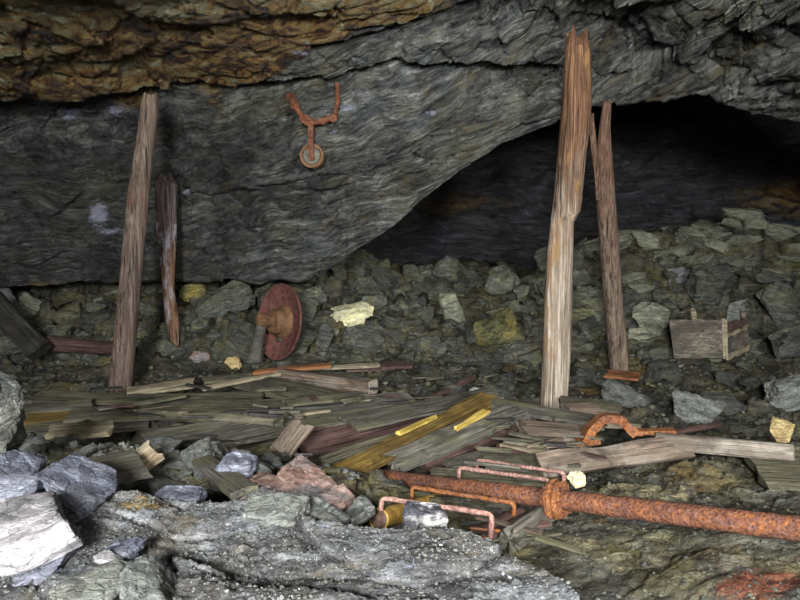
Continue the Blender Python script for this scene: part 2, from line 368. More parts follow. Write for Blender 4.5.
# ------------------------------------------------------------------ the rock wall and overhanging roof
EP = [(-600, 300), (-150, 292), (0, 290), (60, 284), (150, 277), (250, 281), (300, 279), (330, 266), (380, 238), (420, 205), (460, 172), (500, 150),
      (545, 130), (580, 112), (620, 101), (660, 98), (695, 91), (720, 101), (760, 113), (800, 124), (860, 140), (1000, 160), (1400, 200)]
CP = [(-450, 300, 5), (-450, 100, 4.2), (-450, -350, 2.2), (-150, 290, 7.5), (-150, 100, 5.8), (-150, -100, 3.6),
      (0, 292, 8.2), (0, 200, 7.7), (0, 112, 6.9), (0, 88, 6.0), (0, 0, 4.3), (0, -150, 3.0), (0, -350, 2.2),
      (75, 284, 8.2), (75, 200, 7.8), (75, 112, 6.9), (75, 90, 6.2), (150, 276, 8.2), (150, 190, 7.75), (150, 113, 6.85), (150, 85, 6.2), (150, 0, 4.7),
      (200, 190, 7.6), (215, 279, 8.1), (250, 281, 7.8), (250, 180, 7.0), (250, 110, 6.6), (250, 60, 5.8), (250, 0, 4.9), (312, 272, 7.6), (312, 155, 6.5), (312, 90, 6.2),
      (312, 40, 5.6), (312, 0, 5.1), (380, 238, 7.0), (420, 205, 6.8), (400, 120, 6.2), (400, 0, 5.2), (500, 150, 6.5), (500, 70, 5.9), (500, 0, 5.2),
      (580, 112, 6.5), (577, 30, 5.5), (580, 0, 5.15), (660, 97, 6.3), (660, 0, 4.9), (750, 110, 6.0), (760, 0, 4.6), (850, 135, 5.7), (850, 0, 4.2),
      (1000, 150, 5.2), (1000, 0, 3.9), (1250, 200, 4), (1250, -350, 2), (600, -350, 2.3), (300, -150, 3.3), (300, -350, 2.3), (600, -150, 3.4), (850, -150, 3.1), (850, -350, 2.2)]
cpx = np.array([c[:2] for c in CP], float) / 300; cy = np.array([c[2] for c in CP])
def tps(d2): return np.where(d2 > 1e-12, .5 * d2 * np.log(d2 + 1e-12), 0)
K = tps(((cpx[:, None] - cpx[None]) ** 2).sum(2)) + np.eye(len(CP)) * .01
A = np.zeros((len(CP) + 3,) * 2); A[:len(CP), :len(CP)] = K
A[:len(CP), len(CP)] = 1; A[:len(CP), len(CP) + 1:] = cpx; A[len(CP), :len(CP)] = 1; A[len(CP) + 1:, :len(CP)] = cpx.T
W_ = np.linalg.solve(A, np.r_[cy, 0, 0, 0])
def depth(px, py):
    q = np.stack([px, py], 1) / 300
    r = W_[len(CP)] + q @ W_[len(CP) + 1:]
    for i in range(len(CP)): r = r + W_[i] * tps(((q - cpx[i]) ** 2).sum(1))
    return np.clip(r, 1.8, 9.5)

pxs = np.r_[np.arange(-450, -20, 7), np.arange(-20, 820, 1.9), np.arange(820, 1250, 7)]
vs = np.r_[np.linspace(0, .46, 60)[:-1], np.linspace(.46, 1, 190)]      # top -> lower edge
nc = len(pxs)
E = np.interp(pxs, [e[0] for e in EP], [e[1] for e in EP])
E = E + 3.0 * fbm(np.stack([pxs / 28, pxs * 0, pxs * 0], 1), 3, 5)
PY = -350 + (E[None, :] + 350) * vs[:, None]
PX = np.repeat(pxs[None], len(vs), 0)
D = depth(PX.ravel(), PY.ravel())
b = (300 - PY.ravel()) / F; a = (PX.ravel() - 400) / F
dy = cp + b * sp
V = np.stack([a / dy * D, D, CAM.z + (-sp + b * cp) / dy * D], 1).reshape(len(vs), nc, 3)
# roof continuing backwards behind the brow
back = []
e0 = V[-1]
for s in np.r_[.03, .08, .16, .26, np.linspace(.4, 7.5, 34)]:
    r = e0.copy(); r[:, 1] += s; r[:, 2] += .33 * s + .25 * (1 - math.exp(-s * 3)); back.append(r)
V = np.concatenate([V, np.array(back)], 0)
nr = V.shape[0]
V = V.reshape(-1, 3)
N = grid_normals(V, nr, nc)
if N[(nr // 3) * nc + nc // 2][1] > 0: N = -N
th = math.radians(20)
_bx = np.linspace(-14, 22, 400)
_bt = np.tan(np.radians(np.interp(_bx, [-5, -2, 0, 1.2, 3, 6, 9], [3, 9, 15, 26, 31, 22, 8])))
_bf = np.cumsum(_bt) * (_bx[1] - _bx[0]); _bf -= np.interp(0, _bx, _bf)
def bend(q):
    return np.stack([q[:, 0] * 1.05, q[:, 1], q[:, 2] - np.interp(q[:, 0], _bx, _bf)], 1)
def strata(V, th):
    wv = np.stack([fbm(V * .55, 3, 21), fbm(V * .55, 3, 22), fbm(V * .55, 3, 23)], 1) * .38
    q = V + wv
    return bend(q)
Q = strata(V, th)
PXf = np.concatenate([PX.ravel(), np.tile(pxs, len(back))]); PYf = np.concatenate([PY.ravel(), np.repeat(E[None], len(back), 0).ravel() + 5])
blk = sstep(430, 560, PXf)
disp = .15 * slabs(Q * [.42, .6, 1.5], 31, .5, .1) + .05 * (1 - blk) * slabs(Q * [.8, .9, 6.5], 37, .5, .25) + (.05 + .06 * blk) * slabs(Q * [1.5, 1.8, 4.6], 47, .8, .3) \
    + (.028 + .012 * blk) * slabs(Q * [3.4, 4, 13], 61, .8, .35) + .009 * slabs(Q * [8, 9, 34], 71, .8, .3) + .10 * fbm(Q * [.8, .8, 1.6], 3, 81) + .006 * fbm(Q * [10, 10, 55], 3, 91)
# ledge shadow lines: roof lip above the left wall, and the grey lip in the middle
def lip(pts, amt, up):
    L = np.interp(PXf, [p[0] for p in pts], [p[1] for p in pts], left=-9e3, right=-9e3) + 4 * fbm(np.stack([PXf / 30, PXf * 0, PXf * 0], 1), 3, 7)
    dd = PYf - L
    return np.where(L > -1e3, amt * sstep(0, 3, dd) * np.exp(-np.clip(dd, 0, None) / up), 0)
disp -= lip([(-200, 98), (150, 97), (205, 100), (262, 90), (330, 84), (400, 62), (430, 66), (560, 62)], .30, 26)
disp -= lip([(310, 48), (345, 45), (400, 26), (450, 8), (480, -5)], .2, 16)
disp -= lip([(500, 0), (600, 16), (700, 56), (800, 76)], .06, 12)
fade = np.clip((PYf + 350) / 120, .2, 1) * (1 - .55 * sstep(-28, 0, PYf - np.concatenate([np.repeat(E[None], len(vs), 0).ravel(), np.repeat(E[None], len(back), 0).ravel()])))
V2 = V + N * (disp * fade)[:, None]
ns = fbm(np.stack([PXf / 60, PYf / 40, PXf * 0], 1), 4, 3)
Lr = np.interp(PXf, [-450, 0, 150, 205, 262, 300, 345, 400, 470, 520], [60, 95, 100, 108, 96, 62, 44, 22, -10, -60])
rust = sstep(-10, 14, Lr - PYf + 10 * ns) * sstep(620, 380, PXf)
for (x, y, rx, ry, s) in [(130, 108, 26, 22, 1), (205, 90, 20, 26, 1), (250, 175, 22, 12, .35), (130, 288, 90, 10, .6), (475, 106, 34, 14, .38), (650, 95, 26, 10, .45), (690, 50, 50, 15, .35), (40, 288, 50, 14, .55)]:
    rust = np.maximum(rust, s * np.exp(-(((PXf - x) / rx) ** 2 + ((PYf - y) / ry) ** 2)))
pale = np.zeros(len(PXf))
for (x, y, rx, ry, s) in [(66, 130, 22, 7, .9), (112, 126, 16, 9, 1), (98, 215, 13, 20, 1.25), (112, 232, 24, 6, 1), (298, 58, 24, 5, 1.1), (306, 45, 26, 3, .9), (345, 110, 14, 6, 1.05), (355, 100, 20, 3, .9), (430, 113, 10, 5, 1),
                          (333, 132, 10, 4, .9), (255, 232, 6, 5, 1), (190, 190, 12, 6, 0.9), (742, 82, 16, 9, .7), (60, 128, 12, 6, .9), (14, 55, 14, 5, .7), (320, 88, 60, 3, .75)]:
    pale = np.maximum(pale, s * np.exp(-(((PXf - x) / rx) ** 2 + ((PYf - y) / ry) ** 2)))
damp_shade = sstep(330, 130, PXf) * sstep(95, 125, PYf) * .5 + sstep(0, 1, (np.arange(len(PXf)) >= len(PX.ravel())).astype(float)) * .9  # left wall: light falloff and damp painted in; behind the brow: painted shade
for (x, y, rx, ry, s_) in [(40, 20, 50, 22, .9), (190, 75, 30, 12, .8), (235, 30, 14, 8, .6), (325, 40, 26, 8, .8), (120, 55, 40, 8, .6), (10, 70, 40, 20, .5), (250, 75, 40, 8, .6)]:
    damp_shade = np.maximum(damp_shade, s_ * np.exp(-(((PXf - x) / rx) ** 2 + ((PYf - y) / ry) ** 2)) * (.7 + .6 * ns))
BED = bend(V2)
wall, (wV, wq) = grid_mesh('wall_back', V2, nr, nc, M['wall'], dict(rust=rust, pale=pale, damp_shade=np.clip(damp_shade, 0, 1)))
struct(wall)
at_ = wall.data.attributes.new('bedding', 'FLOAT_VECTOR', 'POINT'); at_.data.foreach_set('vector', BED.astype(np.float32).ravel())
# far wall of the low chamber behind the brow
gx = np.linspace(-6, 20, 260); gz = np.linspace(-.3, 5.6, 110)
X, Z = np.meshgrid(gx, gz); BV = np.stack([X.ravel(), 12.6 - .25 * Z.ravel() - .012 * (X.ravel() - 4) ** 2, Z.ravel()], 1)
Qb = BV + np.stack([fbm(BV * .55, 3, 21)] * 3, 1) * .3
BV[:, 1] -= .7 * slabs(Qb * [.4, .5, 1.1], 33, .5, .1) + .25 * slabs(Qb * [1.2, 1.2, 3], 35, .6, .2) + .08 * slabs(Qb * [3, 3, 9], 36, .6, .2)
br_ = .62 * np.exp(-(((BV[:, 0] - 8) / 2.5) ** 2 + ((BV[:, 2] - 2.3) / .5) ** 2)) + .4 * np.exp(-(((BV[:, 0] - 2) / 1.8) ** 2 + ((BV[:, 2] - 2.2) / .4) ** 2))
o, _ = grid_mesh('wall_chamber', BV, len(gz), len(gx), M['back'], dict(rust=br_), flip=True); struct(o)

# ------------------------------------------------------------------ floor
def zfloor(x, y):
    z = np.interp(y, [0, 3, 6.4, 7.0, 7.6, 8.4, 9.4, 10.3, 12, 16], [.0, 0, .0, .08, .26, .58, .9, 1.0, .95, .9])
    z = z + .72 * np.exp(-(((x - 5.3) / 2.0) ** 2 + ((y - 9.8) / 1.1) ** 2)) * sstep(8, 9.4, y) ** .5
    z = z + .22 * sstep(.5, 1.7, x) * sstep(3.3, 2.4, y)
    z = z - .16 * np.exp(-(((x - 1.9) / .9) ** 2 + ((y - 4.65) / .4) ** 2))
    z = z + .38 * np.exp(-(((x + 1.6) / 1.15) ** 2 + ((y - 3.05) / .62) ** 2))
    z = z + .10 * np.exp(-(((x + .3) / .6) ** 2 + ((y - 2.9) / .4) ** 2))
    z = z - .14 * np.exp(-(((x - .2) / 1.1) ** 2 + ((y - 4.0) / .5) ** 2))
    k = np.exp(-(((x - 3.4) / .75) ** 4 + ((y - 7.1) / .75) ** 4)); z = z * (1 - k) + .10 * k
    return z
fy = [.6]
while fy[-1] < 14.5: fy.append(fy[-1] + max(.010, fy[-1] * fy[-1] * .0016))
fy = np.array(fy); ft = np.linspace(-1.15, 1.25, 620)
T, Yg = np.meshgrid(ft, fy); X = T * (Yg + 1.0)
x, y = X.ravel(), Yg.ravel()
z = zfloor(x, y)
p = np.stack([x, y, z * 0], 1)
wp = np.stack([fbm(p * 1.2, 3, 301), fbm(p * 1.2, 3, 302), p[:, 0] * 0], 1) * .25
q = p + wp
rough = .3 + .9 * sstep(6.6, 8.2, y)
calm = 1 - .7 * np.exp(-(((x - .1) / 2.2) ** 2 + ((y - 4.4) / .9) ** 2))
calm = calm * (1 - .75 * sstep(-.2, .3, x) * sstep(3.6, 2.9, y)) * (1 - .7 * np.exp(-(((x - 3.4) / .9) ** 4 + ((y - 7.0) / .8) ** 4)))
z = z + rough * calm * (.26 * slabs(q * [1.0, 1.3, 1], 303, .7, .2) + .15 * slabs(q * [2.6, 3.4, 1], 307, .8, .25)) \
    + calm * (.045 * slabs(q * [6, 8, 1], 311, .8, .25) + .022 * slabs(q * [14, 20, 1], 317, .9, .2)) + .03 * fbm(p * 5, 5, 319, .6) + .006 * fbm(p * 40, 3, 321)
Vf = np.stack([x, y, z], 1)
def pxof(x, y, z):
    rz = z - CAM.z; f = y * cp - rz * sp; u = rz * cp + y * sp
    return 400 + F * x / f, 300 - F * u / f
fx_, fy_ = pxof(x, y, z)
rust = np.zeros(len(x)); pale = np.zeros(len(x)); pool = np.zeros(len(x))
def blob(arr, cx, cy_, rx, ry, s):          # world-space stain
    np.maximum(arr, s * np.exp(-(((x - cx) / rx) ** 2 + ((y - cy_) / ry) ** 2)), out=arr)
g = G(768, 574, .2); blob(pool, g.x, g.y, .22, .10, .8)
g = G(700, 470, .0); blob(rust, g.x - .1, g.y, .6, .5, .35)
g = G(560, 520, .05); blob(rust, g.x, g.y, .35, .12, .55)
g = G(500, 560, .05); blob(rust, g.x, g.y, .2, .2, .4)
for c in ((640, 372), (580, 385), (120, 380), (330, 355), (520, 350)):
    g = G(*c, .05); blob(rust, g.x, g.y, .5, .3, .42)
for c, rx, ry, s_ in (((655, 476), .45, .3, 1.0), ((560, 535), .3, .12, .8), ((640, 560), .3, .06, .8), ((610, 520), .25, .05, .7), ((690, 590), .2, .06, .8), ((540, 560), .1, .1, .7), ((690, 497), .2, .05, .9)):
    g = G(*c, .08); blob(pale, g.x, g.y, rx, ry, s_)
damp_shade = np.clip(.5 * np.exp(-(((x - 1.9) / 1.3) ** 2 + ((y - 4.9) / .6) ** 2)) + .35 * sstep(5.0, 5.8, y) * sstep(7.2, 6.6, y) + .6 * sstep(10.4, 11.5, y), 0, 1)  # shade painted behind the beam and in the chamber; middle band is mud
floor, (fV, fq) = grid_mesh('floor', Vf, len(fy), len(ft), M['floor'], dict(rust=rust, pale=pale, damp_shade=damp_shade, pool=pool), flip=False); struct(floor)
bw = BVHTree.FromPolygons([tuple(v) for v in wV], [tuple(f) for f in wq])
bf = BVHTree.FromPolygons([tuple(v) for v in fV], [tuple(f) for f in fq])
def hitw(px, py, off=0.0):
    d = ray(px, py); h = bw.ray_cast(CAM, d.normalized())
    return h[0] - d * off if h[0] else P(px, py, 6.4)
def zf(x, y):
    h = bf.ray_cast(Vector((x, y, 9)), Vector((0, 0, -1)))
    return h[0].z if h[0] else 0.0
def hitf(px, py):
    h = bf.ray_cast(CAM, ray(px, py).normalized())
    return h[0] if h[0] else G(px, py, 0)
ZW = lambda x, y: zf(x, y)

# ------------------------------------------------------------------ rocks
def rock_mesh(seed, npts=16, box=(1, 1, 1), cuts=3, rough=.05, strat=.03, flat=0.0, pw=.55):
    r = random.Random(seed)
    bm = bmesh.new()
    for _ in range(npts):
        v = Vector((r.gauss(0, 1), r.gauss(0, 1), r.gauss(0, 1))).normalized()
        v = Vector([math.copysign(abs(c) ** pw, c) for c in v]) * r.uniform(.40, .52)
        bm.verts.new((v.x * box[0], v.y * box[1], v.z * box[2]))
    h = bmesh.ops.convex_hull(bm, input=bm.verts)
    bmesh.ops.delete(bm, geom=list({g for g in h['geom_interior'] + h['geom_unused'] if isinstance(g, bmesh.types.BMVert)}), context='VERTS')
    bmesh.ops.dissolve_limit(bm, angle_limit=math.radians(14), verts=bm.verts, edges=bm.edges)
    bmesh.ops.bevel(bm, geom=bm.edges[:], offset=.022, segments=1, affect='EDGES', clamp_overlap=True)
    bmesh.ops.triangulate(bm, faces=bm.faces)
    for k in range(cuts):
        mx = .5 / (2 ** k) if k < 2 else 0.28 / (2 ** (k - 1))
        es = [e for e in bm.edges if e.calc_length() > mx * .7]
        if not es: break
        bmesh.ops.subdivide_edges(bm, edges=es, cuts=1, use_grid_fill=True)
        bmesh.ops.triangulate(bm, faces=[f for f in bm.faces if len(f.verts) > 3])
    bm.normal_update()
    co = np.array([v.co[:] for v in bm.verts]); no = np.array([v.normal[:] for v in bm.verts])
    s = seed * 13
    d = rough * fbm(co * 4 + s, 4, seed) + strat * slabs(co * [2, 2, 9] + s, seed + 5, .6, .3) + rough * .6 * slabs(co * 4.5 + s, seed + 9, .6, .2)
    co = co + no * d[:, None]
    for v, c in zip(bm.verts, co): v.co = c
    bmesh.ops.recalc_face_normals(bm, faces=bm.faces)
    me = bpy.data.meshes.new('rock'); bm.to_mesh(me); bm.free()
    me.polygons.foreach_set('use_smooth', [True] * len(me.polygons)); me.set_sharp_from_angle(angle=math.radians(28))
    return me

BOX = [(709, 338, 92, 44, 6.9), (285, 322, 60, 84, 6.9), (555, 380, 30, 50, 5.1), (619, 350, 24, 40, 6.6), (118, 380, 24, 30, 5.8), (170, 320, 14, 70, 7.0), (80, 345, 110, 30, 6.9), (20, 330, 50, 70, 6.7), (630, 374, 36, 8, 6.6), (725, 448, 150, 26, 4.4), (610, 430, 90, 30, 4.4)]
def hero(name, label, cat, px, py, Y, w, h, d, mat, seed, rot=(0, 0, 0), npts=18, cuts=5, rough=.05, strat=.03, pw=.55, abs_loc=None):
    """w, h in photo pixels at depth Y; d in metres"""
    if Y > 5:
        Y = hitf(px, min(py + .36 * h, 560)).y; BOX.append((px, py, w, h, Y))
    s = Y / F
    k_ = 1.12 if Y > 4 else .98
    sx, sz = w * s * k_, h * s * k_
    me = rock_mesh(seed, npts, (sx, d, sz), 0, 0, 0, pw=pw) if False else rock_mesh(seed, npts, (1, 1, 1), cuts, rough, strat, pw=pw)
    for v in me.vertices: v.co = (v.co.x * sx, v.co.y * d, v.co.z * sz)
    me.update(); me.name = name
    me.materials.append(mat)
    o = bpy.data.objects.new(name, me); C.objects.link(o)
    o.location = abs_loc or P(px, py, Y); o.rotation_euler = rot
    tag(o, label, cat)
    return o

# foreground boulders, left
hero('boulder', 'tall pale grey boulder at the left edge of the foreground', 'boulder', -12, 418, 2.35, 60, 108, .4, M['grey'], 3, (0, -.16, 0), 20)
hero('boulder', 'blue-grey boulder under the tall pale grey boulder', 'boulder', 4, 483, 2.1, 84, 56, .4, M['blue'], 5, (0, .1, .3))
hero('boulder', 'ridged blue-grey boulder sloping down behind the white slab', 'boulder', 72, 492, 2.12, 84, 48, .4, M['blue'], 9, (0, .45, .2))
hero('stone_slab', 'large white flat stone slab with a rounded end', 'stone', 18, 533, 1.78, 160, 70, .4, M['white'], 22, (.15, -.1, .1), 40, pw=.95, rough=.02, strat=.015)
hero('stone_slab', 'purple-grey stone slab underneath the white slab', 'stone', 24, 574, 1.7, 120, 44, .3, M['blue'], 14, (.1, -.1, 0))
hero('boulder', 'olive-grey knobbly boulder at the bottom edge below the white slab', 'boulder', 98, 590, 1.56, 96, 60, .24, M['grey'], 18, (0, .1, 0))
hero('boulder', 'smooth pale grey boulder beside the olive-grey knobbly one', 'boulder', 152, 590, 1.56, 80, 56, .26, M['grey'], 24, (0, .3, 0))
hero('stone', 'small pinkish white stone wedged above the olive-grey boulder', 'stone', 108, 562, 1.66, 36, 18, .08, M['white'], 27, (0, .2, 0))
hero('stone', 'triangular blue-grey stone lying above the small pinkish stone', 'stone', 120, 554, 1.74, 50, 24, .12, M['blue'], 29, (0, -.2, 0))
hero('stone_slab', 'dark brown thin slab on the bottom left edge', 'stone', 40, 590, 1.62, 70, 16, .16, M['dark'], 33, (0, -.15, 0))

# slate slabs in the middle foreground
def slab_poly(name, label, cat, pts, thick, mat, seed=1, group=None):
    """a broken sheet of stone: outline corners are 3-D points, given thickness backwards/downwards"""
    n = len(pts); c = sum(pts, Vector()) / n
    nn = Vector()
    for i in range(n): nn += (pts[i] - c).cross(pts[(i + 1) % n] - c)
    nn.normalize()
    if nn.z < 0: nn = -nn
    bm = bmesh.new()
    a = [bm.verts.new(p - c) for p in pts]; b_ = [bm.verts.new((p - c) * 1.03 - nn * thick) for p in pts]
    bm.faces.new(a); bm.faces.new(b_[::-1])
    for i in range(n): bm.faces.new((a[i], b_[i], b_[(i + 1) % n], a[(i + 1) % n]))
    bmesh.ops.bevel(bm, geom=bm.edges[:], offset=thick * .18, segments=1, affect='EDGES')
    bmesh.ops.triangulate(bm, faces=bm.faces)
    for k in range(5):
        es = [e for e in bm.edges if e.calc_length() > .022]
        if not es: break
        bmesh.ops.subdivide_edges(bm, edges=es, cuts=1); bmesh.ops.triangulate(bm, faces=[f for f in bm.faces if len(f.verts) > 3])
    bm.normal_update()
    co = np.array([v.co[:] for v in bm.verts]); no = np.array([v.normal[:] for v in bm.verts])
    co = co + no * (.012 * slabs(co * 9 + seed * 7, seed, .8, .3) + .008 * fbm(co * 22 + seed, 3, seed))[:, None]
    for v, q_ in zip(bm.verts, co): v.co = q_
    o = bm_obj(name, bm, mat, None, True, 30); o.location = c
    tag(o, label, cat, group)
    return o
slab_poly('slate_slab', 'pink and grey pointed slate slab leaning in the middle foreground', 'stone',
          [P(300, 451, 2.75), P(357, 497, 2.5), P(340, 506, 2.4), P(296, 494, 2.4), P(276, 474, 2.55)], .06, M['pink'], 4)
slab_poly('slate_slab', 'low pink slate slab left of the pointed one', 'stone',
          [P(268, 468, 2.75), P(284, 486, 2.5), P(262, 500, 2.4), P(232, 492, 2.45), P(240, 480, 2.6)], .05, M['pink'], 7)
slab_poly('slate_slab', 'green-white slate slab lying at the foot of the pointed pink slab', 'stone',
          [P(295, 492, 2.35), P(352, 514, 2.25), P(348, 524, 2.18), P(300, 508, 2.2)], .04, M['grey'], 9)
slab_poly('slate_slab', 'small grey slate slab between pointed pink slab and yellow pipe', 'stone',
          [P(362, 494, 2.5), P(376, 506, 2.4), P(352, 520, 2.25), P(340, 512, 2.35)], .04, M['grey'], 12)
hero('stone', 'blue-grey angular stone behind the low pink slab', 'stone', 239, 466, 2.75, 44, 28, .16, M['blue'], 41, (0, .2, 0))
hero('stone', 'large dark grey flat stone on the ledge by the pink slabs', 'stone', 275, 512, 2.15, 78, 34, .22, M['grey'], 43, (.2, .1, 0))
hero('stone', 'blue-grey stone at the left of the flat dark ledge stone', 'stone', 178, 500, 2.3, 60, 26, .2, M['blue'], 46, (0, .1, 0))
hero('boulder', 'dark boulder with white quartz patches behind the ledge', 'boulder', 424, 521, 2.3, 50, 34, .18, M['mixed'], 51, (0, .1, 0), 26)
hero('stone', 'cream white block of stone behind the pipe flange', 'stone', 576, 479, 3.35, 19, 19, .1, M['cream'], 53, (0, 0, .5))
hero('stone_shard', 'upright ochre stone shard behind the end of the squared beam', 'stone', 782, 426, 4.05, 28, 46, .13, M['ochre_rock'], 58, (0, .08, .4), 9, pw=1.0)

# rubble, back slope: the ones with a look of their own
hero('boulder', 'bright pale yellow stone right of the rusty wheel', 'boulder', 350, 317, 7.7, 52, 30, .3, M['yellow'], 61, (0, -.2, 0), 34, pw=1.0, rough=.03, strat=.012)
hero('boulder', 'dark upright oval stone beside the rusty wheel', 'boulder', 324, 340, 7.35, 20, 36, .2, M['dark'], 63, (0, .15, 0), pw=.9)
hero('boulder', 'dark rounded boulder right under the pale yellow stone', 'boulder', 362, 336, 7.4, 44, 34, .3, M['dark'], 66, (0, .1, 0), pw=.9)
hero('boulder', 'yellow-green stained rock in the middle of the rubble slope', 'boulder', 502, 328, 7.7, 66, 34, .4, M['sulphur'], 69, (0, -.25, .5), 12)
hero('boulder', 'slanted pale olive stone left of the yellow-green stained rock', 'boulder', 452, 311, 7.8, 20, 36, .2, M['mound'], 70, (0, -.35, 0))
hero('boulder', 'pale rounded stone just right of the rear squared post', 'boulder', 649, 318, 7.9, 38, 38, .3, M['mound'], 72, (0, .1, 0), pw=.9)
hero('boulder', 'flat olive stone below the pale rounded one', 'boulder', 644, 336, 7.6, 36, 18, .25, M['mound'], 74, (0, .05, 0))
hero('boulder', 'large dark rounded boulder behind the wooden crate', 'boulder', 713, 287, 8.4, 52, 44, .5, M['dark'], 76, (0, .1, 0), pw=.8)
hero('boulder', 'dark boulder with white crust right of the wooden crate', 'boulder', 778, 305, 8.0, 48, 46, .4, M['dark'], 78, (0, .1, 0), pw=.8)
hero('boulder', 'large grey boulder at the right edge below the crusted one', 'boulder', 800, 348, 7.4, 62, 46, .4, M['dark'], 80, (0, -.2, 0), pw=.8)
hero('boulder', 'upright pointed grey stone behind the right end of the crate', 'boulder', 738, 312, 8.15, 24, 34, .15, M['grey'], 82, (0, .2, 0), 10)
hero('boulder', 'grey stone block leaning on the mound foot left of dark rounded boulder', 'boulder', 681, 277, 8.6, 30, 20, .25, M['grey'], 84, (0, -.2, 0), 10)
hero('boulder', 'larger of two grey boulders on the floor behind the squared beam', 'boulder', 687, 407, 5.1, 30, 34, .25, M['grey'], 86, (0, .2, 0), 14)
hero('boulder', 'smaller of two grey boulders on the floor behind the squared beam', 'boulder', 710, 413, 5.0, 28, 26, .2, M['grey'], 88, (0, .1, .4), 12)
hero('boulder', 'dark sloping boulder between the big split post and the two grey boulders', 'boulder', 622, 396, 5.7, 52, 30, .3, M['dark'], 90, (0, .35, 0), 14)
hero('boulder', 'green-grey boulder at the right edge above the ochre shard', 'boulder', 790, 392, 5.5, 44, 34, .3, M['grey'], 92, (0, -.25, 0), 14)
hero('boulder', 'small upright grey stone by the tip of the ochre plank', 'boulder', 474, 397, 5.4, 20, 22, .12, M['grey'], 94, (0, .2, 0), 12)
hero('boulder', 'pale stone by the dark leaning timber at the left', 'boulder', 26, 305, 7.3, 26, 22, .2, M['mound'], 96, (0, .5, 0), 12)
hero('boulder', 'long dark stone sloping down at the left edge over the timber', 'boulder', 14, 306, 7.1, 62, 16, .25, M['grey'], 98, (0, .85, 0), 12)
hero('boulder', 'olive boulder under the rock wall right of the left posts', 'boulder', 193, 292, 7.6, 26, 18, .2, M['sulphur'], 100, (0, -.1, 0))
hero('boulder', 'blue-grey smooth rock in front of the overhang foot', 'boulder', 225, 300, 7.6, 60, 30, .35, M['dark'], 102, (0, -.3, 0))
hero('boulder', 'small rusty stone left of the wheel foot', 'boulder', 200, 357, 6.7, 20, 13, .12, M['w_orange'] if False else M['pink'], 104, (0, .1, 0))
hero('boulder', 'rounded brown stone at the foot of the wheel stand', 'boulder', 232, 363, 6.6, 20, 14, .14, M['ochre_rock'], 106, (0, .1, 0))

# libraries for the repeats
LIB = [rock_mesh(200 + i, random.Random(i).choice([10, 12, 14, 18]), (1, 1, 1), 4, .05, .035, pw=random.Random(i + 50).choice([.45, .6, .8])) for i in range(16)]
for me in LIB: me.materials.append(None)
placed = []
def scatter(n, region, sizes, mat, name, label, cat, group, seed, flat=(.45, .8), sep=.55, sink=.15, keep=None, tiltmax=.5):
    r = random.Random(seed); k = 0; tries = 0
    while k < n and tries < n * 60:
        tries += 1
        x, y = region(r)
        s = sizes[0] + (sizes[1] - sizes[0]) * r.random() ** 1.15
        if keep and not keep(x, y): continue
        if any((x - a) ** 2 + (y - b) ** 2 < (sep * (s + c) * .5) ** 2 for a, b, c in placed): continue
        h = s * r.uniform(*flat)
        qx, qy = pxof(x, y, zf(x, y) + h * .3); sp_ = s * F / y * .5
        if any(abs(qx - b_[0]) < b_[2] * .46 + sp_ * .75 and abs(qy - b_[1]) < b_[3] * .46 + sp_ * .6 and y < b_[4] + .25 for b_ in BOX): continue
        placed.append((x, y, s))
        o = bpy.data.objects.new(name, LIB[r.randrange(len(LIB))]); C.objects.link(o)
        o.scale = (s, s * r.uniform(.6, 1), h)
        o.rotation_euler = (r.uniform(-tiltmax, tiltmax), r.uniform(-tiltmax, tiltmax), r.uniform(0, 6.28))
        o.location = (x, y, zf(x, y) + h * (.5 - sink) * .7)
        o.material_slots[0].link = 'OBJECT'; o.material_slots[0].material = mat
        tag(o, label, cat, group); k += 1
pixin = lambda x0, x1, y0, y1, z: (lambda r: (lambda g: (g.x, g.y))(G(r.uniform(x0, x1), r.uniform(y0, y1), z)))
box = lambda x0, x1, y0, y1: (lambda r: (r.uniform(x0, x1), r.uniform(y0, y1)))
scatter(75, box(3.0, 7.8, 8.5, 10.3), (.3, .95), M['mound'], 'stone_slab', 'pale green-grey slab on the mound at the right', 'stone', 'slabs of the mound at the right', 1, (.25, .5), .36, .1, tiltmax=.35)
scatter(95, box(-1.8, 3.6, 7.2, 9.9), (.25, .8), M['rubble'], 'boulder', 'grey-green angular boulder on the rubble slope below the dark chamber', 'boulder', 'boulders of the middle rubble slope', 2, (.45, .85), .42, .15)
scatter(36, box(2.8, 6.8, 6.9, 8.7), (.25, .85), M['rubble'], 'boulder', 'dark grey boulder around and behind the wooden crate', 'boulder', 'boulders around the crate', 3, (.4, .8), .55, .15,
        keep=None)
scatter(40, box(-5.6, -1.5, 6.8, 8.2), (.22, .8), M['rubble'], 'boulder', 'dark angular boulder at the foot of the overhanging wall', 'boulder', 'boulders under the overhang at the left', 4, (.4, .8), .55, .15)
scatter(55, box(.3, 5.4, 4.95, 7.1), (.14, .5), M['dark'], 'stone', 'dark stone on the floor behind the big split post', 'stone', 'stones on the floor at the right', 5, (.3, .6), .55, .2)
scatter(30, box(-4.6, .2, 5.6, 6.9), (.08, .28), M['rubble'], 'stone', 'dark stone on the floor behind the plank pile', 'stone', 'stones on the floor behind the planks', 6, (.3, .6), .55, .2)
scatter(90, box(-2.7, -.6, 2.4, 3.75), (.08, .3), M['grey'], 'stone', 'grey-green broken stone in the left foreground rubble', 'stone', 'broken stones in the left foreground', 7, (.3, .6), .55, .2)

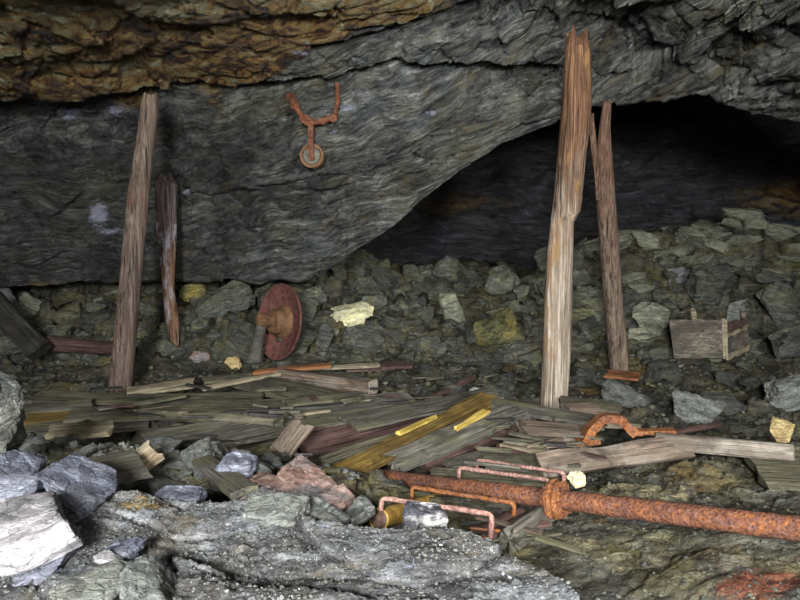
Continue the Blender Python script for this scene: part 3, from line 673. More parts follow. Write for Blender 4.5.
def gravel(name, label, n, region, sizes, mats, seed, on=None):
    r = random.Random(seed); vs_, fs_, mi = [], [], []
    ico = bmesh.new(); bmesh.ops.create_icosphere(ico, subdivisions=1, radius=.5)
    iv = [v.co.copy() for v in ico.verts]; iff = [[v.index for v in f.verts] for f in ico.faces]; ico.free()
    for k in range(n):
        x, y = region(r); s = sizes[0] + (sizes[1] - sizes[0]) * r.random() ** 3
        zz = (on or zf)(x, y)
        if zz is None: continue
        m = Euler((r.uniform(0, 6), r.uniform(0, 6), r.uniform(0, 6))).to_matrix(); sc = (s, s * r.uniform(.5, 1), s * r.uniform(.35, .7))
        e = Euler((r.uniform(-.4, .4), r.uniform(-.4, .4), r.uniform(0, 6))).to_matrix(); b0 = len(vs_)
        for v in iv:
            w_ = (m @ v) * r.uniform(.75, 1.15)
            q_ = e @ Vector((w_.x * sc[0], w_.y * sc[1], w_.z * sc[2])); vs_.append((x + q_.x, y + q_.y, zz + sc[2] * .2 + q_.z))
        c = 0 if r.random() > .04 else 1
        for f in iff: fs_.append([i + b0 for i in f]); mi.append(c)
    o = mesh_obj(name, vs_, fs_, None, None, False)
    for m in mats: o.data.materials.append(m)
    o.data.polygons.foreach_set('material_index', mi)
    return tag(o, label, 'gravel', None, 'stuff')
gravel('gravel', 'loose dark gravel and chips on the muddy floor', 3800, box(-4.6, 5.2, 4.6, 7.2), (.012, .09), (M['rubble'], M['mound']), 21)
gravel('rubble', 'small broken rock filling the rubble slope', 1500, box(-4.5, 6.8, 7.0, 9.2), (.05, .3), (M['rubble'], M['mound']), 22)
gravel('gravel', 'wet grit and stone chips in front of the pipe', 3500, box(.3, 2.6, 1.7, 4.2), (.004, .03), (M['rubble'], M['mound']), 23)
gravel('gravel', 'crushed grey stone in the left foreground', 3000, box(-2.8, -.2, 2.2, 3.9), (.01, .07), (M['grey'], M['blue']), 24)

# ------------------------------------------------------------------ the rock ledge in the foreground
lx = np.linspace(-1.7, .95, 420); ly = np.linspace(.95, 2.75, 300)
X, Yg = np.meshgrid(lx, ly); x, y = X.ravel(), Yg.ravel()
edge = [(g_.x, g_.y) for g_ in (G(a_, b_, .42) for a_, b_ in ((20, 505), (100, 500), (190, 500), (270, 505), (325, 519), (380, 529), (440, 533), (500, 546), (540, 562), (582, 592), (600, 640)))]
ey = np.interp(x, [e[0] for e in edge], [e[1] for e in edge], right=0) 
ey = ey + .05 * fbm(np.stack([x * 4, x * 0, x * 0], 1), 3, 401)
dist = (ey - y) / np.sqrt(1 + 1.2 * sstep(-.1, .4, x))
p = np.stack([x, y, x * 0], 1); wq2 = p + .12 * np.stack([fbm(p * 3, 3, 403), fbm(p * 3, 3, 404), x * 0], 1)
top = .43 + .05 * fbm(p * 1.5, 3, 405) + .03 * np.clip(-x, 0, 1.5)
relief = .03 * slabs(wq2 * [1.4, 2.0, 1], 407, .6, .45) + .012 * slabs(wq2 * [5, 8, 1], 411, .7, .2) + .006 * slabs(wq2 * 22, 415, .8, .2) + .009 * fbm(p * 22, 4, 419, .65) + .0035 * fbm(p * 80, 2, 423)
zz = (top + relief) - (1 - sstep(-.16, .05, dist)) * .62
zz = np.where(x > .6, np.minimum(zz, -.1), zz)
rust = np.zeros(len(x)); pale = np.zeros(len(x))
for (px_, py_, rx, ry, s) in [(145, 512, .12, .08, .75), (265, 505, .1, .05, .4), (330, 560, .1, .06, .35)]:
    g = G(px_, py_, .43); blob(rust, g.x, g.y, rx, ry, s)
for (px_, py_, rx, ry, s) in [(300, 505, .14, .05, .8), (420, 575, .12, .08, .7), (530, 580, .1, .06, .7), (200, 590, .1, .06, .7), (240, 580, .2, .05, .6), (370, 590, .08, .06, .7)]:
    g = G(px_, py_, .43); blob(pale, g.x, g.y, rx, ry, s)
led, (lV, lq) = grid_mesh('rock_ledge', np.stack([x, y, zz], 1), len(ly), len(lx), M['ledge'], dict(rust=rust, pale=pale))
tag(led, 'broad grey rock ledge with grit filling the bottom foreground', 'rock')
bl = BVHTree.FromPolygons([tuple(v) for v in lV], [tuple(f) for f in lq])
def zl(x, y):
    h = bl.ray_cast(Vector((x, y, 9)), Vector((0, 0, -1)))
    return h[0].z if h[0] and h[0].z > .25 else None
gravel('grit', 'fine crushed stone scattered over the foreground ledge', 9000, box(-1.2, .6, 1.2, 2.3), (.003, .018), (M['grey'], M['white']), 25, zl)

# ------------------------------------------------------------------ timber
def plank_bm(L, w, t, seed, ragged=.25, warp=.01, edge=.012, taper=0.0, nx=None):
    """board along +X centred at the origin, uneven edges, splintered ends"""
    r = np.random.RandomState(seed)
    nx = nx or max(10, int(L / .05)); ny = 9; nz = 3
    xs = np.linspace(-.5, .5, nx) * L
    ring = [(i / (ny - 1) - .5, .5) for i in range(ny)] + [(.5, 0)] + [(.5 - i / (ny - 1), -.5) for i in range(ny)] + [(-.5, 0)]
    ring = np.array(ring); m = len(ring)
    verts = []
    so = seed * 3.7
    eL = (vnoise(np.stack([ring[:, 0] * 4 + so, ring[:, 1], ring[:, 1] * 0], 1), 1)) * min(ragged, .5) * w * .8
    eR = (vnoise(np.stack([ring[:, 0] * 4 + so + 50, ring[:, 1], ring[:, 1] * 0], 1), 2)) * min(ragged, .5) * w * .8
    for i, X_ in enumerate(xs):
        u = i / (nx - 1)
        e1 = edge * vnoise(np.array([[X_ * 3.5 + so, 0, 0]]), 3)[0]; e2 = edge * vnoise(np.array([[X_ * 3.5 + so, 9, 0]]), 4)[0]
        wz = warp * vnoise(np.array([[X_ * 1.1 + so, 5, 0]]), 6)[0]
        ww = w * (1 - taper * u)
        for j in range(m):
            a_, b_ = ring[j]
            yy = a_ * ww + (e1 if a_ > 0 else e2) * abs(a_) * 2; zz_ = b_ * t * (1 - .25 * (abs(a_) > .45)) + wz
            zz_ += .06 * t * vnoise(np.array([[X_ * 2, a_ * w * 90 + so, b_]]), 8)[0]
            xx = X_ + eL[j] * max(0, 1 - i / 2.0) + eR[j] * max(0, 1 - (nx - 1 - i) / 2.0)
            verts.append((xx, yy, zz_))
    faces = []
    for i in range(nx - 1):
        for j in range(m):
            a_ = i * m + j; b_ = i * m + (j + 1) % m; faces.append((a_, b_, b_ + m, a_ + m))
    bm = bmesh.new(); bv = [bm.verts.new(v) for v in verts]
    for f in faces: bm.faces.new([bv[k] for k in f])
    for base in (0, (nx - 1) * m):
        for i in range(ny - 1):
            a_, b_ = base + i, base + i + 1; c_, d_ = base + (2 * ny - 1 - i), base + (2 * ny - i)
            bm.faces.new([bv[k] for k in (a_, b_, c_, d_)])
        bm.faces.new([bv[base + ny - 1], bv[base + ny], bv[base + ny + 1]])
        bm.faces.new([bv[base], bv[base + 2 * ny], bv[base + 2 * ny + 1]]) if False else bm.faces.new([bv[base + 2 * ny], bv[base + 2 * ny + 1], bv[base]])
    return bm

def orient(o, a, b, roll=0.0):
    x = (b - a).normalized(); up = Vector((0, 0, 1))
    y = up.cross(x).normalized(); z = x.cross(y)
    m = Matrix((x, y, z)).transposed()
    o.matrix_world = Matrix.Translation((a + b) / 2) @ m.to_4x4() @ Matrix.Rotation(roll, 4, 'X')

PK = 0
def plank(label, p1, p2, w, t, mat, roll=0.0, name='plank', cat='plank', ragged=.15, warp=.012, taper=0.0, group=None, edge=.012):
    """p = (px, py, z) of the centre line; w, t in metres"""
    global PK; PK += 1
    a, b = G(*p1), G(*p2); roll = abs(roll) if roll else .16
    if w > .06: w *= 1.22
    o = bm_obj(name, plank_bm((b - a).length, w, t, 500 + PK, ragged, warp, edge, taper), M[mat], None, True, 40)
    orient(o, a, b, roll); tag(o, label, cat, group)
    return o

def log_bm(L, r1, r2, seed, nx=None, bumpy=.06, jag=(0, 0), bend=0.0, flatcut=None, seg=22):
    nx = nx or max(8, int(L / .045)); bm = bmesh.new(); rows = []
    th_ = np.linspace(0, 2 * math.pi, seg, endpoint=False)
    for i in range(nx):
        u = i / (nx - 1); X_ = (u - .5) * L
        pr = np.stack([np.full(seg, X_ * 1.6 + seed), np.cos(th_) * 1.1, np.sin(th_) * 1.1], 1)
        pf = np.stack([np.full(seg, X_ * .8 + seed), np.cos(th_) * 4.5, np.sin(th_) * 4.5], 1)
        R = (r1 + (r2 - r1) * u) * (1 + bumpy * 2 * vnoise(pr, seed) + bumpy * vnoise(pf, seed + 1))
        row = []
        e0_ = jag[0] * vnoise(np.stack([np.cos(th_) * 3 + seed, np.sin(th_) * 3, th_ * 0], 1), 5) * (1 if i == 0 else 0)
        e1_ = jag[1] * vnoise(np.stack([np.cos(th_) * 3 + seed, np.sin(th_) * 3, th_ * 0], 1), 6) * (1 if i == nx - 1 else 0)
        by = bend * math.sin(u * 3.14 * 1.3)
        for k in range(seg):
            y_, z_ = R[k] * math.cos(th_[k]), R[k] * math.sin(th_[k])
            if flatcut is not None: z_ = min(z_, flatcut * r1)
            row.append(bm.verts.new((X_ + e0_[k] + e1_[k], y_ + by, z_)))
        rows.append(row)
    for i in range(nx - 1):
        for k in range(seg): bm.faces.new((rows[i][k], rows[i][(k + 1) % seg], rows[i + 1][(k + 1) % seg], rows[i + 1][k]))
    for row in (rows[0], rows[-1]):
        c = bm.verts.new(sum((v.co for v in row), Vector()) / seg)
        for k in range(seg): bm.faces.new((row[k], row[(k + 1) % seg], c))
    return bm

# posts are modelled upright (local z along the trunk) so their own colouring follows their height
def upright_post(name, label, rows, Yb, Yt, mat, seed, depthk=.85, seg=26, bumpy=.05, jag=.03):
    """rows: (py, x_left, x_right) outline read from the photo, turned into a solid trunk of real thickness"""
    n = len(rows); py0, py1 = rows[0][0], rows[-1][0]
    bot = P((rows[-1][1] + rows[-1][2]) / 2, py1, Yb)
    root = bot
    bm = bmesh.new(); rs = []
    zs = []; fine = []
    pys = np.linspace(py0, py1, 70)
    xl = np.interp(pys, [r[0] for r in rows], [r[1] for r in rows]); xr = np.interp(pys, [r[0] for r in rows], [r[2] for r in rows])
    th_ = np.linspace(0, 2 * math.pi, seg, endpoint=False)
    for i, py in enumerate(pys):
        u = (py - py0) / (py1 - py0); Y = Yt + (Yb - Yt) * u
        c = P((xl[i] + xr[i]) / 2, py, Y); R = (xr[i] - xl[i]) / 2 * Y / F
        pr = np.stack([np.cos(th_) * 1.2, np.sin(th_) * 1.2, np.full(seg, c.z * 1.2 + seed)], 1)
        pf = np.stack([np.cos(th_) * 5, np.sin(th_) * 5, np.full(seg, c.z * .8 + seed)], 1)
        k_ = 1 + bumpy * vnoise(pr, seed) + bumpy * 1.6 * np.abs(vnoise(pf, seed + 1)) - bumpy * .6
        row = []
        for k in range(seg):
            # squarish section
            cx_, sx_ = math.cos(th_[k]), math.sin(th_[k]); e = .75
            q_ = Vector((math.copysign(abs(cx_) ** e, cx_) * R * k_[k], math.copysign(abs(sx_) ** e, sx_) * R * depthk * k_[k], 0))
            jz = 0
            if i == 0: jz = jag * vnoise(np.array([[cx_ * 3.5 + seed, sx_ * 3.5, 0]]), 3)[0] + .01
            if i == len(pys) - 1: jz = -.1
            row.append(bm.verts.new(c + q_ + Vector((0, 0, jz)) - root))
        rs.append(row)
    for i in range(len(rs) - 1):
        for k in range(seg): bm.faces.new((rs[i][k], rs[i][(k + 1) % seg], rs[i + 1][(k + 1) % seg], rs[i + 1][k]))
    for row in (rs[0], rs[-1]):
        c = bm.verts.new(sum((v.co for v in row), Vector()) / seg)
        for k in range(seg): bm.faces.new((row[k], row[(k + 1) % seg], c))
    o = bm_obj(name, bm, mat, None, True, 45); o.location = root
    tag(o, label, 'timber post')
    return o
pA = G(118, 390, .04)
upright_post('timber_post', 'tall brown round post leaning right, standing before the left rock wall',
             [(96, 143, 158), (104, 142, 158), (200, 128, 148), (300, 119, 139), (385, 109, 131), (392, 109, 131)], pA.y, 6.05, M['postA'], 3, .9)
rotb = upright_post('timber_post', 'rotten broken post with crusted top behind the tall left post',
             [(177, 160, 172), (184, 156, 177), (215, 156, 177), (238, 156, 177), (246, 161, 176), (290, 163, 174), (320, 166, 179), (342, 171, 179), (352, 173, 177)], hitf(175, 353).y, min(hitw(166, 185).y, hitw(166, 230).y) - .35, M['postB'], 8, .8, bumpy=.12)
pC = G(554, 404, .04)
postC = upright_post('timber_post', 'thick split post, orange-brown above and bleached grey below',
             [(42, 567, 588), (44, 566.5, 588.5), (55, 565, 590), (100, 562.5, 591), (130, 560, 589), (150, 558.5, 586), (200, 554, 581), (214, 552, 579), (221, 551, 573.5), (250, 548, 572.5), (300, 544.5, 571), (350, 542.5, 569.5), (400, 540, 566.5), (408, 539.5, 566.5)], pC.y, 5.2, M['postC'], 12, .8, bumpy=.06, jag=.11)
pD = G(619, 369, .06)
upright_post('timber_post', 'narrower squared post standing behind the thick split post',
             [(103, 603, 611), (130, 599, 610), (150, 597, 611), (200, 597, 615), (300, 604, 622), (372, 610, 629)], pD.y, 6.3, M['postD'], 17, .9, bumpy=.03)
last_post = bpy.context.scene.collection.objects[-1]
def splinter(root, pts, r, mat):
    bm = tube_bm(resample([P(*q_) for q_ in pts], .06), r, 7, .2, 5)
    bmesh.ops.translate(bm, verts=bm.verts, vec=-root.location)
    bm_obj('splinter', bm, mat, root, True, 45)
# wedge under the rear post
plank('short orange-brown wedge under the foot of the rear squared post', (606, 374, .04), (640, 377, .04), .16, .035, 'w_orange', name='wood_wedge', cat='wedge')

# long timbers left
o = bm_obj('timber_log', log_bm(1.05, .085, .07, 3, bumpy=.12, jag=(.04, .04)), M['w_red'], None, True, 45)
orient(o, P(46, 343, 7.0), P(132, 350, 6.7)); tag(o, 'rusty brown log lying at the foot of the left wall', 'log')
o = bm_obj('timber_beam', plank_bm(1.0, .26, .16, 71, .1), M['w_dark'], None, True, 40)
orient(o, P(-14, 296, 6.9), P(40, 352, 6.6), .9); tag(o, 'black wet timber leaning at the left edge', 'beam')

# plank pile (z = height above the floor datum)
plank('short pale plank lying right of the foot of the tall left post', (127, 391, .13), (194, 383, .15), .13, .05, 'w_pale')
plank('long olive board across the back of the pile from left', (34, 398, .08), (262, 399, .12), .17, .035, 'w_olive')
plank('thin dark slat lying across the olive boards', (98, 410, .17), (186, 396, .17), .05, .02, 'w_grey', name='slat', cat='slat')
plank('long yellow-edged board in the front left of the pile', (70, 414, .13), (300, 406, .14), .2, .035, 'w_olive')
plank('dark board end sticking out at the far left of the pile', (22, 411, .10), (92, 405, .10), .17, .04, 'w_grey')
plank('brown board below the dark end at the far left of the pile', (24, 419, .10), (100, 413, .1), .14, .03, 'w_ochre')
plank('blackish board lowest at the left of the pile', (24, 430, .05), (150, 420, .07), .18, .05, 'w_grey')
o = bm_obj('timber_log', log_bm(1.15, .04, .05, 13, bumpy=.08), M['w_olive'], None, True, 45)
orient(o, G(150, 414, .14), G(275, 422, .14)); tag(o, 'half-round olive pole with a blunt pale end in the pile front', 'pole')
plank('thin pole right of the blunt pole end', (274, 419, .15), (330, 412, .15), .035, .03, 'w_pale', name='slat', cat='slat')
plank('wide grey board running across the middle of the pile', (150, 445, .08), (412, 399, .16), .34, .035, 'w_grey', -.16, warp=.02)
plank('grey board continuing right to the tip of the ochre plank', (350, 424, .14), (492, 394, .14), .20, .03, 'w_grey', -.12)
plank('dark red-brown board tucked under the wide grey board', (300, 445, .03), (430, 414, .06), .22, .05, 'w_red', -.5)
plank('short grey-brown board end standing up in front of the pile', (280, 453, .14), (303, 424, .27), .11, .03, 'w_brown', -.45, ragged=.3)
plank('rotten grey board under the pile at the left with a broken end', (135, 441, .03), (240, 432, .06), .3, .05, 'w_grey', -.1)
plank('olive board crossing under the pale-ended beam', (236, 378, .14), (345, 404, .15), .24, .06, 'w_olive', -.15)
plank('narrow yellowish board between the wide boards', (285, 405, .19), (362, 396, .19), .1, .025, 'w_olive')
plank('long thin splinter slat on the pile centre', (225, 413, .18), (345, 404, .18), .03, .02, 'w_dark', name='slat', cat='slat')
plank('narrow slat at the back of the pile left of the wheel stand', (203, 381, .16), (262, 374, .18), .11, .03, 'w_olive', name='slat', cat='slat')
plank('thin pale slat pointing left below the wheel stand', (203, 389, .18), (290, 371, .2), .06, .03, 'w_pale', name='slat', cat='slat')
plank('rotten orange-brown lath by the wheel foot', (255, 373, .2), (330, 366, .22), .07, .035, 'w_orange', name='slat', cat='slat', ragged=.5)
plank('pale splintered slat lying behind the pale-ended beam', (286, 370, .17), (378, 365, .14), .08, .03, 'w_pale', name='slat', cat='slat', ragged=.6)
plank('short brown board behind the pile right of the wheel', (345, 368, .1), (410, 366, .08), .12, .05, 'w_red')
# the square beam with the pale sawn end: main body plus end piece
bm_ = empty('timber_beam', G(330, 383, .15)); tag(bm_, 'squared pinkish beam with a pale sawn end, right below the wheel', 'beam')
a_, b_ = G(276, 374, .17), G(373, 387, .17)
o = bm_obj('beam_body', plank_bm((b_ - a_).length, .13, .12, 801, .02, .004, .006), M['w_brown']); orient(o, a_, b_); mw = o.matrix_world.copy()
ax = (b_ - a_).normalized()
o2 = bm_obj('sawn_end', plank_bm(.012, .132, .122, 802, .01, 0, .003, nx=4), M['w_end']); orient(o2, b_ - ax * .004, b_ + ax * .008); mw2 = o2.matrix_world.copy()
for k_, m_ in ((o, mw), (o2, mw2)):
    k_.parent = bm_; k_.matrix_basis = Matrix.Translation(-bm_.location) @ m_
o2['label'] = 'pale sawn end face'
# right half of the pile
plank('wide ochre-brown plank sloping up to a point in the pile centre', (345, 473, .06), (492, 397, .22), .145, .03, 'w_ochre', -.25, ragged=.5)
plank('bright yellow edge strip along the ochre plank', (398, 434, .19), (436, 417, .21), .03, .02, 'w_yellow', name='slat', cat='slat', ragged=.7)
plank('yellow splinter board right of the ochre plank tip', (456, 429, .17), (487, 411, .21), .05, .025, 'w_yellow', -.2, ragged=.7)
plank('narrow grey lath in front of the red-brown board', (322, 461, .06), (412, 432, .12), .07, .03, 'w_olive', -.2, name='slat', cat='slat')
plank('olive board under the ochre plank', (346, 466, .04), (440, 434, .08), .18, .03, 'w_olive', -.2)
plank('thick weathered plank sloping beside the ochre plank', (392, 462, .06), (520, 412, .17), .15, .06, 'w_grey', -.3, ragged=.4)
plank('dark weathered plank lowest on the right slope of the pile', (420, 460, .02), (528, 418, .12), .13, .07, 'w_red', -.4, ragged=.4)
plank('grey-green plank from the ochre tip to the post foot', (488, 402, .2), (606, 423, .17), .14, .035, 'w_grey', -.2)
plank('olive board running right behind the split post foot', (560, 402, .1), (620, 410, .08), .14, .04, 'w_olive')
plank('short weathered block leaning on the split post foot', (566, 411, .14), (594, 409, .14), .1, .08, 'w_brown', name='wood_block', cat='block')
plank('pale grey log section right of the plank pile', (523, 432, .15), (588, 437, .14), .14, .11, 'w_brown', name='wood_block', cat='block', ragged=.4)
plank('thin pale rotten board below the grey log section', (508, 442, .1), (548, 448, .1), .1, .04, 'w_pale', ragged=.8)
plank('splintered brown board in the right of the pile', (502, 450, .06), (566, 455, .05), .12, .05, 'w_red', ragged=.8)
plank('greenish grey board just above the iron staples', (490, 462, .05), (560, 463, .05), .15, .05, 'w_grey', ragged=.5)
plank('grey board lying under the two rear staples', (448, 466, .0), (520, 452, .03), .1, .04, 'w_grey')
plank('flat grey-green board under the iron staples by the pipe', (430, 474, .02), (560, 484, .02), .12, .03, 'w_olive')
# the big squared beam, in two halves as seen: dark wide board plus pale beam
plank('wide dark weathered board in front of the rusty arch', (538, 467, .10), (688, 447, .14), .115, .06, 'w_brown', .95, ragged=.15)
bm_ = empty('timber_beam', G(735, 450, .2)); tag(bm_, 'long squared grey beam reaching the right edge of the picture', 'beam')
a_, b_ = G(655, 440, .17), G(790, 452, .17)
o = bm_obj('beam_body', plank_bm((b_ - a_).length, .12, .1, 811, .02, .006, .006), M['w_bleach']); orient(o, a_, b_, -.2); mw = o.matrix_world.copy()
ax = (b_ - a_).normalized()
o2 = bm_obj('sawn_end', plank_bm(.012, .122, .102, 812, .01, 0, .003, nx=4), M['w_grey']); orient(o2, b_ - ax * .004, b_ + ax * .008, -.2); mw2 = o2.matrix_world.copy()
for k_, m_ in ((o, mw), (o2, mw2)):
    k_.parent = bm_; k_.matrix_basis = Matrix.Translation(-bm_.location) @ m_
o2['label'] = 'dark sawn end face'
plank('flat grey flagstone-like board at the right edge under the beam', (755, 470, .06), (830, 474, .06), .3, .06, 'w_olive', name='timber_plank')
plank('red-brown stick lying behind the rusty arch', (672, 432, .05), (720, 424, .05), .05, .03, 'w_red', name='slat', cat='slat')
plank('pale splinter on the floor behind the arch', (560, 420, .08), (640, 428, .08), .06, .03, 'w_pale', name='slat', cat='slat')
plank('reddish stick leaning in the rubble behind the ochre plank tip', (428, 399, .05), (472, 377, .12), .06, .03, 'w_red', name='slat', cat='slat')
rs_ = random.Random(77)
base_sp = [bm_obj('splinter_source', plank_bm(.4, .05, .02, 900 + k, .5, .01, .006), None, None, True, 40) for k in range(5)]
for b_ in base_sp: b_.data.materials.append(M['w_grey'])
def splinters(n, x0, x1, y0, y1, z, label, group):
    for k in range(n):
        src = base_sp[rs_.randrange(5)]; o = src.copy(); C.objects.link(o); o.name = 'wood_splinter'
        o.location = G(rs_.uniform(x0, x1), rs_.uniform(y0, y1), z + rs_.uniform(-.02, .05))
        o.rotation_euler = (rs_.uniform(-.3, .5), rs_.uniform(-.12, .12), rs_.choice([rs_.uniform(-.35, .35), rs_.uniform(-1.5, 1.5)]))
        o.scale = (rs_.uniform(.2, .8), rs_.uniform(.3, .9), rs_.uniform(.5, 1.1))
        o.material_slots[0].link = 'OBJECT'; o.material_slots[0].material = M[rs_.choice(['w_grey', 'w_olive', 'w_brown', 'w_grey', 'w_dark', 'w_red', 'w_olive', 'w_dark', 'w_brown'])]
        tag(o, label, 'splinter', group)
splinters(18, 60, 300, 384, 430, .2, 'small wood splinter lying on the left half of the plank pile', 'splinters on the left of the pile')
splinters(8, 300, 400, 385, 410, .2, 'small wood splinter lying in the middle of the plank pile', 'splinters in the middle of the pile')
splinters(24, 490, 600, 420, 470, .14, 'small wood splinter in the broken timber above the staples', 'splinters above the staples')
splinters(14, 130, 300, 435, 470, .12, 'small wood splinter on the ground in front of the wide grey board', 'splinters before the wide board')
splinters(14, 400, 540, 365, 398, .05, 'small wood splinter on the floor behind the ochre plank tip', 'splinters behind the pile')
splinters(10, 470, 560, 520, 550, .08, 'small wood splinter on the ground under the pipe flange', 'splinters under the pipe')
for b_ in base_sp: bpy.data.objects.remove(b_)
# foreground timber
plank('grey weathered board lying among the left foreground stones', (82, 475, .44), (142, 463, .42), .17, .03, 'w_grey', -.3, ragged=.3)
plank('striped pale wood chunk standing by the left foreground rubble', (140, 463, .36), (158, 447, .42), .1, .05, 'w_pale', -.4, name='wood_block', cat='block', ragged=.5)
plank('orange rotten wood piece under the pile at the left', (152, 457, .16), (192, 455, .16), .08, .05, 'w_orange', ragged=.6)
plank('tan flat board at the far left foreground behind the boulders', (50, 433, .3), (112, 428, .3), .15, .04, 'w_pale', -.1)
plank('brown board slanting down right of the pointed pink slab', (334, 478, .16), (372, 502, .16), .055, .03, 'w_brown', .3)
plank('dark plank lying in the grey rubble left of the low pink slab', (196, 458, .3), (244, 494, .38), .08, .03, 'w_grey', .1)
o = bm_obj('timber_log', log_bm(.42, .055, .045, 31, bumpy=.1, jag=(.03, .02)), M['w_grey'], None, True, 45)
orient(o, G(505, 543, .1), G(553, 508, .08)); tag(o, 'grey split log pointing under the pipe flange', 'log')
lg = empty('timber_log', G(486, 535, .1)); tag(lg, 'short round log with a charred black end beside the staples', 'log')
a_, b_ = G(482, 536, .1), G(520, 517, .08)
o = bm_obj('log_body', log_bm((b_ - a_).length, .045, .045, 33, bumpy=.08), M['w_red'], None, True, 45); orient(o, a_, b_); mw = o.matrix_world.copy()
ax = (b_ - a_).normalized()
o2 = bm_obj('log_end', log_bm(.012, .046, .047, 33, nx=3, bumpy=.08), M['black_end'], None, True, 45); orient(o2, a_ - ax * .01, a_ + ax * .002); mw2 = o2.matrix_world.copy()
for k_, m_ in ((o, mw), (o2, mw2)):
    k_.parent = lg; k_.matrix_basis = Matrix.Translation(-lg.location) @ m_

# ------------------------------------------------------------------ iron things
def tube_bm(pts, r, seg=10, bumpy=.0, seed=1, square=False, bm=None, closed=False):
    bm = bm or bmesh.new(); rows = []; n = len(pts)
    prev = None
    for i in range(n):
        t_ = ((pts[(i + 1) % n] if (closed or i < n - 1) else pts[i]) - (pts[i - 1] if (closed or i > 0) else pts[i])).normalized()
        if prev is None:
            u_ = t_.cross(Vector((0, 0, 1)) if abs(t_.z) < .9 else Vector((0, 1, 0))).normalized()
        else: u_ = (prev - t_ * prev.dot(t_)).normalized()
        prev = u_; v_ = t_.cross(u_); row = []
        R = r[i] if isinstance(r, (list, tuple)) else r
        for k in range(seg):
            a_ = 2 * math.pi * (k + (.5 if square else 0)) / seg
            rr = R * (1 + bumpy * vnoise(np.array([[pts[i].x * 40 + seed, pts[i].y * 40 + math.cos(a_) * 1.5, pts[i].z * 40 + math.sin(a_) * 1.5]]), seed)[0]) if bumpy else R
            row.append(bm.verts.new(pts[i] + u_ * math.cos(a_) * rr + v_ * math.sin(a_) * rr))
        rows.append(row)
    for i in range(n if closed else n - 1):
        A_, B_ = rows[i], rows[(i + 1) % n]
        for k in range(seg): bm.faces.new((A_[k], A_[(k + 1) % seg], B_[(k + 1) % seg], B_[k]))
    if not closed: bm.faces.new(rows[0]); bm.faces.new(rows[-1][::-1])
    return bm

def resample(pts, step):
    out = [pts[0]]
    for a_, b_ in zip(pts, pts[1:]):
        n = max(1, int((b_ - a_).length / step))
        for i in range(1, n + 1): out.append(a_.lerp(b_, i / n))
    return out
def rounded(pts, rad, n=5):
    out = [pts[0]]
    for i in range(1, len(pts) - 1):
        a_, b_, c_ = pts[i - 1], pts[i], pts[i + 1]
        p0 = b_ + (a_ - b_).normalized() * rad; p1 = b_ + (c_ - b_).normalized() * rad
        for k in range(n + 1):
            t_ = k / n; out.append(p0 * (1 - t_) ** 2 + b_ * 2 * t_ * (1 - t_) + p1 * t_ ** 2)
    out.append(pts[-1]); return out

def child(name, bm, mat, root, label=None, sharp=40):
    """bm in world coordinates; stored relative to the root"""
    bmesh.ops.translate(bm, verts=bm.verts, vec=-root.location)
    o = bm_obj(name, bm, mat, root, True, sharp)
    if label: o['label'] = label
    return o

splinter(last_post, [(590.5, 114, 6.27), (593, 140, 6.27), (596.5, 170, 6.3), (599, 200, 6.35)], .033, M['postD'])
# pipe
PD = .046
pa, pb = P(325, 471, 3.78), P(830, 533, 2.20)
pl_ = P(400, 480, 3.45); pr_ = P(800, 529, 2.25)
dirn = (pr_ - pl_).normalized()
pa = pl_ - dirn * .62; pb = pr_ + dirn * .5
pipe = empty('iron_pipe', (pa + pb) / 2); tag(pipe, 'long rusty iron pipe with a flange crossing the right foreground', 'pipe')
child('pipe_tube', tube_bm(resample([pa, pb], .02), PD, 22, .05, 3), M['rust_pipe'], pipe)
# flange at px 556
def atpx(px):
    lo, hi = 0.0, 1.0
    for _ in range(40):
        m_ = (lo + hi) / 2; q_ = pa.lerp(pb, m_)
        if pxof(q_.x, q_.y, q_.z)[0] < px: lo = m_
        else: hi = m_
    return pa.lerp(pb, lo)
fl = atpx(557)
child('flange', tube_bm([fl + dirn * k for k in (-.034, -.03, -.012, -.006, .006, .012, .03, .034)], [.05, .088, .09, .082, .082, .09, .088, .05], 22, .12, 5), M['rust_orange'], pipe, 'orange rusty flange')
nb_ = dirn.orthogonal().normalized()
for k in range(6):
    v_ = Matrix.Rotation(k * math.pi / 3 + .3, 3, dirn) @ nb_
    c_ = fl + v_ * .068
    child('flange_bolt', tube_bm([c_ - dirn * .047, c_ + dirn * .047], .012, 6), M['rust'], pipe)

def staple(label, A1, B1, d1, d2, r, mat):
    a_, b_ = A1, B1
    root = empty('iron_staple', (a_ + b_) / 2); tag(root, label, 'staple')
    ps = rounded([a_ + d1, a_, b_, b_ + d2], .022, 5)
    child('staple_bar', tube_bm(resample(ps, .012), r, 8, .12, 7), M[mat], root)
    return root
dn = Vector((0, 0, -1))
def st(label, a, b, la, lb, r, mat):
    A1, B1 = P(*a), P(*b)
    staple(label, A1, B1, Vector((.0, .0, -la)), Vector((0, 0, -lb)), r, mat)
